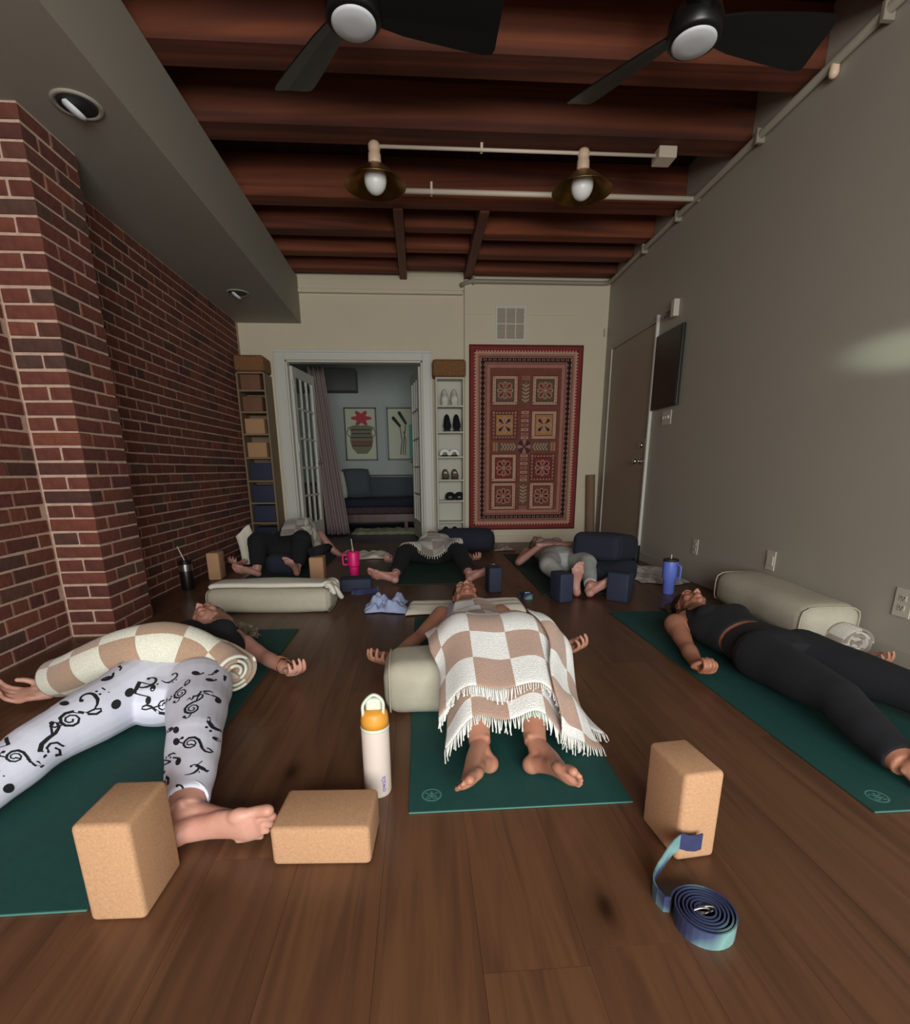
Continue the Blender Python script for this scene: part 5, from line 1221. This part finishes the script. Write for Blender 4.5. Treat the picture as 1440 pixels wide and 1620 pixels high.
# heights now including the first layer, for the layer folded back on top
def raise_hf(HF, P):
    H, x0, y0, h_ = HF; H = H.copy()
    pts = [P]
    for (a, b_) in ((.5, 0), (0, .5), (.5, .5)):
        q = P[:-1, :-1]*(1-a)*(1-b_)+P[1:, :-1]*a*(1-b_)+P[:-1, 1:]*(1-a)*b_+P[1:, 1:]*a*b_; pts.append(q)
    for q in pts:
        i = ((q[..., 0]-x0)/h_).round().astype(int).ravel(); j = ((q[..., 1]-y0)/h_).round().astype(int).ravel(); z = q[..., 2].ravel()+.004
        for di in (-1, 0, 1):
            for dj in (-1, 0, 1): ii = np.clip(i+di, 0, H.shape[0]-1); jj = np.clip(j+dj, 0, H.shape[1]-1); np.maximum.at(H, (ii, jj), z)
    return (H, x0, y0, h_)
HF2b = raise_hf(HF2, G)
G2, A = conform(HF2b, .285, 2.41, 1.49, lambda t: .17+.22*min(1, t*2.2), st_, th=.016, kx=24, skew=.01, slope=2.6, left=.78)
G2[..., 2] += .005*np.sin(A[..., 0]*31+A[..., 1]*11+1)*np.clip(np.abs(A[..., 0])/.15, .2, 1); G2[..., 1] += .012*np.sin(A[..., 0]*22)
o = cloth_obj(G2, 'upper_layer', M['blanket'], B2, check=.125, th=.009); set_uv(o, A, .125, (40.5, 40.6)); fringe(G2, 'v0', HF2b, B2, .045, 95, seed=8)
HF2c = raise_hf(HF2b, G2)
G3, A = conform(HF2c, .50, 2.12, 1.40, lambda t: .11-.02*t, st_, th=.014, kx=10, skew=-.03, slope=3, left=.8)
G3[..., 0] += .012*np.sin(A[..., 1]*17); G3[..., 2] += .006*np.sin(A[..., 0]*60+A[..., 1]*9)
o = cloth_obj(G3, 'side_fold', M['blanket'], B2, check=.125, th=.009); set_uv(o, A, .125, (40.3, 40.2)); fringe(G3, 'v0', HF2c, B2, .04, 26, seed=9)
# ------------------------------------------------------------------ person 1: left, music note leggings
p1 = person('person', 'person in white leggings printed with music notes, lying under a rolled checked blanket', (-.95, 2.0, 0))
mb = MB()
pel, wst, chs, shl = (-.94, 1.80, .105), (-.955, 2.0, .11), (-.975, 2.2, .115), (-1.0, 2.38, .1)
torso_tubes(mb, pel, wst, chs, shl, (.185, .095), (.16, .09), (.16, .1), (.14, .075), bust=.055, bustpos=[(-1.04, 2.22, .2), (-.9, 2.22, .2)])
T_(mb, [(-.985, 2.42, .12), (-1.01, 2.5, .125), (-1.04, 2.58, .125)], [.08, .06, .055])
q1, A1 = head(mb, (-1.115, 2.63, .12), (-.3, .94, -.1), (-.42, -.12, .9))
arm_tubes(mb, (-.86, 2.35, .085), (-.74, 2.26, .05), (-.6, 2.12, .042)); arm_tubes(mb, (-1.15, 2.36, .1), (-1.34, 2.12, .06), (-1.5, 1.94, .042))
hand(mb, (-.6, 2.12, .042), (.62, -.8, .05), Z0, (.9, .6, 0), curl=.7, sc=.95, thumb=.8); hand(mb, (-1.5, 1.94, .042), (-.95, -.12, .02), (0, -.45, 1), (-.2, 1, 0), curl=.5, sc=1.05, spread=.01)
LH, LK, LA = (-.83, 1.78, .115), (-.70, 1.43, .115), (-.603, 1.13, .062); RH, RK, RA = (-1.04, 1.78, .12), (-1.13, 1.42, .115), (-1.19, 1.05, .062)
rr = (.108, .09, .07, .068, .06, .042)
leg_tubes(mb, LH, LK, LA, rr); leg_tubes(mb, RH, RK, RA, rr)
foot(mb, LA, (-.615, 1.085, .037), (.97, -.06, .16), (.0, -.15, 1), sc=1.14, curl=.1)
foot(mb, RA, (-1.2, 1.0, .037), (-.5, -.5, .7), (1, 0, .4), sc=1.0)
fuse(mb, 'body', M['skin_fair'], p1, .0042, 4); face_parts(p1, q1, 1.0, M['hair_grey'])
mb = MB(); leg_tubes(mb, LH, LK, LA, rr, off=.007, end=.88); leg_tubes(mb, RH, RK, RA, rr, off=.007, end=.9)
mb.tube([(-.935, 1.70, .1), pel, (-.945, 1.92, .11)], [(.14, .085), (.195, .103), (.175, .1)], 28, sub=4, round_cap=True)
lg = fuse(mb, 'leggings', M['legging_white'], p1, .005, 4)
mb = MB(); torso_tubes(mb, (-.95, 1.93, .11), wst, chs, (-1.0, 2.35, .105), (.165, .1), (.16, .095), (.16, .103), (.125, .08), off=.008, bust=.055, bustpos=[(-1.04, 2.22, .2), (-.9, 2.22, .2)]); 
for e in (-1, 1): T_(mb, [(-1.0+e*.09, 2.31, .135), (-1.005+e*.08, 2.41, .13)], [(.045, .035), (.035, .03)])
fuse(mb, 'top', M['black_cloth'], p1, .006, 4)
mb = MB(); mb.ell(q1(0, -.015, .058), (.081, .095, .085), A1, n=20, m_=14)
rs = np.random.RandomState(2)
for k in range(18):                                           # loose locks spread over the mat to the right
    j = lambda s_: V((rs.uniform(-s_, s_), rs.uniform(-s_, s_)*1.6, rs.uniform(-s_, s_)*.4))
    pts = [q1(.06, -.03, rs.uniform(-.03, .06)), V((-1.05, 2.70, .085))+j(.015), V((-1.01, 2.755, .055))+j(.025), V((-.97, 2.74, .035))+j(.035), V((-.93, 2.70, .022))+j(.04)]
    T_(mb, pts, [.022, .02, .016, .011, .005], n=8, sub=3)
for c0 in ((-.935, 2.70), (-.915, 2.66)): mb.tube([V((c0[0]+.024*math.cos(a), c0[1]+.024*math.sin(a), .03+.006*math.sin(a*.5))) for a in [k*.5 for k in range(13)]], .006, 8)
fuse(mb, 'hair', M['hair_grey'], p1, .004, 2)
MB().tube([V((-1.462, 1.978, .043))+V((.0, .034*math.cos(a), .031*math.sin(a))) for a in [k*math.pi/10 for k in range(20)]], [(.004, .011)]*20, 8, closed=True, upv=(1, 0, 0)).build('wristband', M['rug_purple'], p1, smooth=True)
for k in range(4):
    c = V((-.612-.014*k, 2.137+.018*k, .044)); d = V((.62, -.8, 0)); s_ = d.cross(Z0)
    MB().tube([c+s_*((.034+.001*k)*math.cos(a))+Z0*((.03+.001*k)*math.sin(a))+d*.008*math.sin(a*2+k) for a in [i*math.pi/10 for i in range(20)]], .0016, 6, closed=True).build('bracelet', M['brass'] if k % 2 else M['rug_gold'], p1, smooth=True)
# printed notes: flat outlines thrown onto the knit along the view of a fabric printer above the legs
bvl = bvh_of([lg])
def stamp(segs, c, ang, sc, mb, dirn):
    """segs: list of ('stroke',[(x,y,w)..]) or ('blob',[(x,y)..])"""
    dirn = V(dirn).normalized(); ex = V((1, 0, 0)); ex = (ex-dirn*ex.dot(dirn)).normalized(); ey = dirn.cross(ex)*-1
    ca, sa = math.cos(ang), math.sin(ang)
    def pr(x, y):
        o = V(c)+ex*((x*ca-y*sa)*sc)+ey*((x*sa+y*ca)*sc)-dirn*.6; h = bvl.ray_cast(o, dirn); 
        return None if h[0] is None else h[0]+h[1]*.0007
    for kind, pts in segs:
        if kind == 'stroke':
            L_ = [];
            for i, (x, y, w) in enumerate(pts):
                a = pts[max(i-1, 0)]; b_ = pts[min(i+1, len(pts)-1)]; t = V((b_[0]-a[0], b_[1]-a[1])); t = t.normalized() if t.length > 0 else V((1, 0)); nx, ny = -t.y*w*.6, t.x*w*.6
                L_.append((pr(x+nx, y+ny), pr(x-nx, y-ny)))
            for (a, b_), (c_, d_) in zip(L_[:-1], L_[1:]):
                if None in (a, b_, c_, d_) or (a-c_).length > .03: continue
                mb.add([a, b_, d_, c_], [(0, 1, 2, 3)])
        else:
            P = [pr(x, y) for x, y in pts]; cc = pr(sum(p[0] for p in pts)/len(pts), sum(p[1] for p in pts)/len(pts))
            if cc is None or None in P or max((a-cc).length for a in P) > .04: continue
            n = len(P); mb.add([cc]+P, [(0, i+1, (i+1) % n+1) for i in range(n)])
def arc(cx, cy, r, a0, a1, w0, w1, n=14): return [(cx+r*math.cos(a0+(a1-a0)*i/n), cy+r*math.sin(a0+(a1-a0)*i/n), w0+(w1-w0)*i/n) for i in range(n+1)]
def oval(cx, cy, a=.17, b_=.11, t=.4, n=12): return [(cx+a*math.cos(q)*math.cos(t)-b_*math.sin(q)*math.sin(t), cy+a*math.cos(q)*math.sin(t)+b_*math.sin(q)*math.cos(t)) for q in [2*math.pi*i/n for i in range(n)]]
G8 = [('blob', oval(0, 0)), ('stroke', [(.14, .05, .06), (.14, .25, .06), (.14, .5, .06), (.14, .75, .06)]), ('stroke', [(.14, .75, .1), (.24, .6, .09), (.33, .45, .06), (.3, .3, .03)])]
G16 = [('blob', oval(-.25, 0)), ('blob', oval(.28, .08)), ('stroke', [(-.11, .05, .04), (-.11, .4, .04), (-.11, .68, .04)]), ('stroke', [(.42, .12, .04), (.42, .45, .04), (.42, .76, .04)]), ('stroke', [(-.13, .66, .12), (.15, .7, .12), (.44, .75, .12)])]
TRP = [(.0, .05), (.09, .0), (.08, -.11), (-.02, -.16), (-.13, -.1), (-.16, .04), (-.08, .17), (.06, .2), (.19, .1), (.22, -.06), (.14, -.22), (-.02, -.28), (-.2, -.22), (-.3, -.04), (-.26, .16), (-.12, .34), (.04, .5), (.12, .68), (.08, .84), (0, .88), (-.06, .72), (-.03, .45), (.03, .1), (.08, -.3), (.07, -.48), (-.02, -.56), (-.12, -.5)]
TR = [('stroke', [(x, y, .05+.045*math.exp(-((i-13)/4)**2)) for i, (x, y) in enumerate(TRP)]), ('blob', oval(-.13, -.48, .07, .07))]
BC = [('blob', oval(-.2, .14, .07, .07)), ('stroke', [(-.22, .18, .05)]+arc(0, .1, .22, 2.6, -.3, .05, .11)+[(.18, -.12, .1), (.05, -.28, .06), (-.18, -.42, .03)]), ('blob', oval(.36, .2, .045, .045)), ('blob', oval(.36, .02, .045, .045))]
QR = [('stroke', [(-.08, .35, .04), (.06, .16, .12), (-.04, .02, .1), (.1, -.16, .05), (-.08, -.14, .08), (-.06, -.3, .03)])]
glyphs = [G8, G16, TR, BC, QR, G8, TR, G16, BC, G8]
mb = MB(); rs = np.random.RandomState(11)
placed = []
def zone(p0, p1, w, n, s0, s1, dirn):
    p0, p1 = V(p0), V(p1); ax = (p1-p0); sd = ax.cross(V(dirn)).normalized(); tries = 0; n += len(placed)
    while len(placed) < n and tries < 900:
        tries += 1; a, b_ = rs.uniform(0, 1), rs.uniform(-1, 1); c = p0+ax*a+sd*w*b_; sc = rs.uniform(s0, s1)
        if any((c-q).length < (sc+s)*.47 for q, s in placed): continue
        placed.append((c, sc)); stamp(glyphs[len(placed) % len(glyphs)], c, rs.uniform(-2.9, 2.9), sc, mb, dirn)
dv_ = V((-.15, .75, -.66))
zone((-.9, 1.82, .12), (-.69, 1.4, .12), .1, 24, .07, .095, (-.25, .72, -.62)); zone((-.69, 1.42, .12), (-.61, 1.16, .08), .08, 20, .045, .075, (-.2, .7, -.65))
zone((-1.04, 1.82, .12), (-1.14, 1.4, .12), .1, 20, .085, .115, (-.35, .66, -.65)); zone((-1.14, 1.4, .12), (-1.19, 1.1, .08), .08, 12, .06, .085, (-.35, .6, -.68))
np_ = mb.build('note_print', M['print'], lg, recalc=False); np_['kind'] = 'stuff'
MB().tube([V(LA).lerp(V(LK), .13)+V((.051*math.cos(a), -.01*math.cos(a)*0+.012*math.sin(a), .0+.051*math.sin(a))) for a in [k*math.pi/14 for k in range(28)]], .0045, 6, closed=True).build('cuff', M['legging_white'], lg, smooth=True)
# rolled blanket over the hips
rb = thing('rolled_blanket', 'white and tan checked blanket rolled into a thick tube across the left person', 'blanket', (-1.05, 1.88, .1))
cpts = [V(p) for p in ((-1.43, 1.93, .115), (-1.32, 1.89, .155), (-1.18, 1.865, .22), (-1.03, 1.86, .265), (-.93, 1.885, .255), (-.84, 1.90, .2), (-.765, 1.88, .16), (-.715, 1.84, .145))]
cpts2 = []
for i in range(len(cpts)-1):
    p0 = cpts[max(i-1, 0)]; a = cpts[i]; b_ = cpts[i+1]; p3 = cpts[min(i+2, len(cpts)-1)]
    for k in range(6): t = k/6; cpts2.append(.5*((2*a)+(b_-p0)*t+(2*p0-5*a+4*b_-p3)*t*t+(3*a-p0-3*b_+p3)*t**3))
cpts2.append(cpts[-1]); n = len(cpts2); turns = 3.2; NR = 96; P = np.zeros((NR, n, 3)); ln = 0
for j in range(n):
    t = (cpts2[min(j+1, n-1)]-cpts2[max(j-1, 0)]).normalized(); s_ = t.cross(Z0).normalized(); u_ = s_.cross(t)
    for i in range(NR):
        q = i/(NR-1); a = -2*math.pi*turns*q+3.9; r = .094*(.25+.75*q)*(1+.012*math.sin(j*.9+a)) * (1-.1*abs(2*j/(n-1)-1)**4)
        p = cpts2[j]+s_*(r*math.cos(a))+u_*(r*.96*math.sin(a)); P[i, j] = (p.x, p.y, max(p.z, .012))
o = cloth_obj(P, 'rolled_cloth', M['roll_blanket'], rb, check=.118, th=.009, sub=0, du=1, dv=1)
uvl = o.data.uv_layers[0]; vi = np.zeros(len(o.data.loops), int); o.data.loops.foreach_get('vertex_index', vi)
cl = np.array([0]+list(np.cumsum([(cpts2[k+1]-cpts2[k]).length for k in range(n-1)]))); ii, jj = vi//n, vi % n
arcl = np.cumsum([2*math.pi*turns/NR*.094*(.25+.75*k/(NR-1)) for k in range(NR)]); arcl = arcl-arcl[-1]
uvl.data.foreach_set('uv', np.stack([arcl[ii]/.118+.62+40, cl[jj]/.118+.35], 1).astype(np.float32).ravel())
# ------------------------------------------------------------------ person 3: right, all in black
p3 = person('person', 'person in black crop top and black leggings lying by the right wall', (1.5, 2.1, 0))
mb = MB()
pel, wst, chs, shl = (1.51, 1.93, .115), (1.5, 2.11, .112), (1.485, 2.29, .125), (1.475, 2.45, .112)
bp = [(1.415, 2.31, .185), (1.555, 2.31, .185)]
torso_tubes(mb, pel, wst, chs, shl, (.17, .098), (.132, .088), (.15, .1), (.16, .078), bust=.055, bustpos=bp)
T_(mb, [(1.48, 2.46, .112), (1.5, 2.54, .115), (1.52, 2.62, .115)], [.078, .058, .055])
q3, A3 = head(mb, (1.535, 2.69, .112), (.12, .97, -.02), (.14, .04, 1))
arm_tubes(mb, (1.315, 2.43, .1), (1.26, 2.2, .06), (1.205, 2.0, .045), (.056, .045, .037, .037, .026)); arm_tubes(mb, (1.64, 2.43, .1), (1.84, 2.2, .06), (1.97, 2.03, .045))
hand(mb, (1.205, 2.0, .045), (-.0, -1, .05), Z0, (-1, 0, .2), curl=1.05, sc=1.0, thumb=.9, spread=.02); hand(mb, (1.97, 2.03, .042), (.5, -.8, 0), Z0, (1, .3, 0), curl=.6, sc=.95)
a1, b1_, c1 = (1.43, 1.93, .115), (1.425, 1.52, .115), (1.375, 1.185, .06); a2, b2_, c2 = (1.61, 1.93, .115), (1.72, 1.53, .115), (1.83, 1.17, .06)
r3 = (.1, .084, .066, .063, .057, .04)
leg_tubes(mb, a1, b1_, c1, r3); leg_tubes(mb, a2, b2_, c2, r3)
foot(mb, c1, (1.385, 1.135, .037), (.25, -.45, .8), (.9, .3, .1), sc=1.0); foot(mb, c2, (1.85, 1.12, .037), (.5, -.4, .7), (-.8, 0, .5), sc=1.0)
fuse(mb, 'body', M['skin_deep'], p3, .0042, 4); face_parts(p3, q3, 1.0, M['hair_dark'])
mb = MB(); leg_tubes(mb, a1, b1_, c1, r3, off=.006, end=.93); leg_tubes(mb, a2, b2_, c2, r3, off=.006, end=.93)
mb.tube([(1.51, 1.84, .11), pel, (1.502, 2.09, .114)], [(.15, .088), (.178, .105), (.15, .098)], 28, sub=4); fuse(mb, 'leggings', M['charcoal'], p3, .006, 4)
mb = MB(); mb.tube([(1.5, 2.14, .114), (1.492, 2.2, .118), chs, (1.477, 2.41, .116)], [(.145, .1), (.148, .104), (.158, .11), (.15, .09)], 28, sub=4)
for b_ in bp: mb.ell(b_, (.063, .063, .05))
for e in (-1, 1): T_(mb, [(1.478+e*.1, 2.36, .145), (1.478+e*.085, 2.47, .145), (1.478+e*.08, 2.52, .11)], [(.045, .035), (.03, .028), (.03, .022)])
fuse(mb, 'crop_top', M['black_cloth'], p3, .006, 4)
mb = MB(); mb.ell(q3(0, -.015, .058), (.081, .095, .085), A3, n=20, m_=14); T_(mb, [q3(0, -.08, .1), q3(-.02, -.1, .13), q3(-.03, -.11, .16)], [.03, .024, .012]); fuse(mb, 'hair', M['hair_dark'], p3, .005, 4)
mb = MB().ell(q3(-.083, -.008, -.03), .005); mb.build('earring', M['steel'], p3, smooth=True)
# ------------------------------------------------------------------ person 5: far middle
p5 = person('person', 'far middle person in black trousers with legs spread, under a grey checked blanket', (.12, 4.8, 0))
mb = MB(); pel, wst, chs, shl = (.12, 4.78, .125), (.12, 4.98, .12), (.12, 5.18, .13), (.12, 5.36, .115)
torso_tubes(mb, pel, wst, chs, shl, bust=.05, bustpos=[(.06, 5.2, .19), (.18, 5.2, .19)]); T_(mb, [(.12, 5.38, .115), (.12, 5.5, .115)], [.07, .055]); q5, A5 = head(mb, (.12, 5.64, .12), (0, 1, -.05), (0, 0, 1))
arm_tubes(mb, (-.05, 5.34, .1), (-.22, 5.05, .05), (-.28, 4.78, .045)); arm_tubes(mb, (.29, 5.34, .1), (.44, 5.05, .05), (.5, 4.8, .05))
hand(mb, (-.28, 4.78, .045), (-.25, -1, .1), Z0, (-1, 0, 0), curl=.6); hand(mb, (.5, 4.8, .05), (.25, -1, .1), Z0, (1, 0, 0), curl=.6)
l5 = [((.03, 4.76, .12), (-.14, 4.37, .19), (-.215, 4.02, .065)), ((.21, 4.76, .12), (.33, 4.37, .19), (.385, 3.99, .065))]
for l_ in l5: leg_tubes(mb, *l_)
foot(mb, l5[0][2], (-.215, 3.965, .037), (-.82, .1, .25), (0, -.3, .9), sc=1.02, curl=.05); foot(mb, l5[1][2], (.385, 3.94, .037), (.8, .12, .32), (0, -.3, .9), sc=1.02, curl=.05)
bd5 = fuse(mb, 'body', M['skin_pink'], p5, .006, 3); face_parts(p5, q5, 1.0, M['hair_dark'])
mb = MB(); 
for l_ in l5: leg_tubes(mb, *l_, off=.014, end=.9)
mb.tube([(.12, 4.68, .12), pel, (.12, 4.92, .12)], [(.15, .1), (.175, .115), (.15, .1)], 24, sub=3, round_cap=True); lg5 = fuse(mb, 'trousers', M['black_cloth'], p5, .007, 4)
mb = MB(); torso_tubes(mb, (.12, 4.9, .12), wst, chs, (.12, 5.33, .118), (.15, .1), off=.008, bust=.05, bustpos=[(.06, 5.2, .19), (.18, 5.2, .19)]); tp5 = fuse(mb, 'top', M['black_cloth'], p5, .008, 4)
mb = MB(); mb.ell(q5(0, -.015, .058), (.081, .095, .085), A5); fuse(mb, 'hair', M['hair_dark'], p5, .006, 3)
HF5 = heightfield(bvh_of([bd5, lg5, tp5]), -.6, .85, 3.9, 5.8, .02, MZ)
G = grid(-.3, .55, 4.42, 5.25, .028, .42, rot=.05); G = drape(G, .028, .028, HF5, th=.012, iters=110)
B5 = thing('checked_blanket', 'greyish checked blanket draped over the hips of the far middle person', 'blanket', (.12, 4.8, 0)); cloth_obj(G, 'blanket_cloth', M['fade_blanket'], B5, check=.125, du=.028, dv=.028, th=.012); fringe(G, 'v0', HF5, B5, .03, 40, M['cream_cloth'], .003)
# ------------------------------------------------------------------ person 6: far right in pale grey
p6 = person('person', 'far person in pale grey leggings with hands folded on the belly, beside navy cushions', (1.2, 4.2, 0))
mb = MB(); pel, wst, chs, shl = (1.2, 4.24, .13), (1.2, 4.44, .125), (1.2, 4.64, .14), (1.2, 4.82, .12)
bp = [(1.13, 4.66, .21), (1.27, 4.66, .21)]
torso_tubes(mb, pel, wst, chs, shl, bust=.055, bustpos=bp); T_(mb, [(1.2, 4.84, .115), (1.2, 4.96, .115)], [.07, .055]); q6, A6 = head(mb, (1.2, 5.08, .12), (0, 1, -.05), (0, 0, 1))
arm_tubes(mb, (1.02, 4.8, .1), (.9, 4.56, .05), (1.08, 4.46, .22)); arm_tubes(mb, (1.38, 4.8, .1), (1.5, 4.56, .06), (1.32, 4.46, .22))
hand(mb, (1.07, 4.465, .225), (.85, .25, .1), (0, .2, -1), (0, 1, 0), curl=.25); hand(mb, (1.33, 4.465, .225), (-.85, .25, .1), (0, .2, -1), (0, 1, 0), curl=.25)
l6 = [((1.11, 4.2, .13), (1.0, 3.87, .15), (1.085, 3.47, .065)), ((1.29, 4.2, .13), (1.3, 3.83, .17), (1.2, 3.42, .07))]
for l_ in l6: leg_tubes(mb, *l_, r=(.1, .082, .064, .06, .052, .036))
foot(mb, l6[0][2], (1.1, 3.42, .037), (-.05, -.1, 1), (1, 0, .1), sc=1.0, curl=.1); foot(mb, l6[1][2], (1.185, 3.385, .037), (.75, .0, .45), (-.3, -.2, .8), sc=1.02, curl=.1)
fuse(mb, 'body', M['skin_pink'], p6, .0055, 3); face_parts(p6, q6, 1.0, M['hair_dark'])
mb = MB()
for l_ in l6: leg_tubes(mb, *l_, r=(.1, .082, .064, .06, .052, .036), off=.007, end=.9)
mb.tube([(1.2, 4.14, .125), pel, (1.2, 4.37, .125)], [(.15, .1), (.178, .115), (.15, .1)], 24, sub=3, round_cap=True); fuse(mb, 'leggings', M['grey_jersey'], p6, .0065, 4)
mb = MB(); torso_tubes(mb, (1.2, 4.36, .125), wst, chs, (1.2, 4.78, .12), (.15, .1), off=.009, bust=.055, bustpos=bp); fuse(mb, 'top', M['blush'], p6, .0065, 4)
mb = MB(); mb.ell(q6(0, -.015, .058), (.081, .095, .085), A6); fuse(mb, 'hair', M['hair_dark'], p6, .006, 3)
# ------------------------------------------------------------------ person 4: far left, knees raised, feet apart
p4 = person('person', 'far left person in black reclining on a navy bolster with knees raised', (-1.22, 4.8, 0))
mb = MB(); pel, wst, chs, shl = (-1.22, 4.7, .2), (-1.22, 4.9, .28), (-1.22, 5.1, .3), (-1.22, 5.28, .28)
torso_tubes(mb, pel, wst, chs, shl, bust=.05, bustpos=[(-1.28, 5.12, .36), (-1.16, 5.12, .36)]); T_(mb, [(-1.22, 5.3, .28), (-1.22, 5.42, .25)], [.07, .055]); q4, A4 = head(mb, (-1.22, 5.53, .2), (0, 1, -.3), (0, .3, 1))
arm_tubes(mb, (-1.4, 5.26, .25), (-1.6, 5.02, .08), (-1.7, 4.82, .045)); arm_tubes(mb, (-1.04, 5.26, .25), (-.9, 5.25, .08), (-.84, 5.24, .04))
hand(mb, (-1.7, 4.82, .045), (-.35, -1, .1), Z0, (-1, 0, 0), curl=.6); hand(mb, (-.84, 5.24, .04), (.9, -.1, .0), Z0, (0, 1, 0), curl=.5)
l4 = [((-1.32, 4.72, .2), (-1.41, 4.46, .30), (-1.405, 4.36, .065)), ((-1.12, 4.72, .2), (-1.03, 4.46, .31), (-1.075, 4.36, .07))]
for l_ in l4: leg_tubes(mb, *l_, r=(.095, .08, .062, .055, .045, .034))
foot(mb, l4[0][2], (-1.395, 4.33, .037), (-.6, -.25, .25), (.1, -.3, .9), sc=.95, curl=.1); foot(mb, l4[1][2], (-1.07, 4.33, .037), (-.15, -.5, .6), (-1, 0, .2), sc=.95, curl=.1)
bd4 = fuse(mb, 'body', M['skin_pink'], p4, .006, 3); face_parts(p4, q4, 1.0, M['hair_dark'])
mb = MB()
for l_ in l4: leg_tubes(mb, *l_, r=(.1, .088, .068, .066, .058, .042), off=.012, end=.86)
mb.tube([(-1.22, 4.6, .19), pel, (-1.22, 4.84, .25)], [(.15, .1), (.19, .12), (.16, .11)], 24, sub=3, round_cap=True); lg4 = fuse(mb, 'trousers', M['black_cloth'], p4, .007, 4)
mb = MB(); torso_tubes(mb, (-1.22, 4.84, .26), wst, chs, (-1.22, 5.26, .28), (.16, .1), off=.009, bust=.05, bustpos=[(-1.28, 5.12, .36), (-1.16, 5.12, .36)]); tp4 = fuse(mb, 'top', M['black_cloth'], p4, .008, 4)
mb = MB(); mb.ell(q4(0, -.015, .058), (.081, .095, .085), A4); fuse(mb, 'hair', M['hair_dark'], p4, .006, 3)
HF4 = heightfield(bvh_of([bd4, lg4, tp4, b7m]), -1.95, -.5, 4.2, 5.8, .02, MZ)
G = grid(-1.36, -.66, 4.66, 5.2, .028, .6, rot=.12); G = drape(G, .028, .028, HF4, th=.015, iters=110)
B4 = thing('checked_blanket', 'cream and grey checked blanket over the waist of the far left person, trailing right', 'blanket', (-1.1, 4.9, 0)); cloth_obj(G, 'blanket_cloth', M['fade_blanket'], B4, check=.125, du=.028, dv=.028, th=.014)
# upright folded cloth by the far left elbow
n0, n1 = 26, 20; P = np.zeros((n0, n1, 3))
for i in range(n0):
    for j in range(n1):
        a, b_ = i/(n0-1), j/(n1-1); ang = -2.2+3.9*a; r = .085*(1-.25*b_)+.01*math.sin(a*14)
        P[i, j] = (-1.66+r*math.cos(ang)+.02*b_-.05*b_*b_, 4.95+r*.8*math.sin(ang)-.05*b_, .01+.34*b_*(1-.16*math.cos(a*5.5))+.01*math.sin(a*9))
cloth_obj(P, 'folded_cloth', M['cream_cloth'], None, 'cream cloth standing up like a hood beside the brick wall at the far left', 'cloth', th=.018)
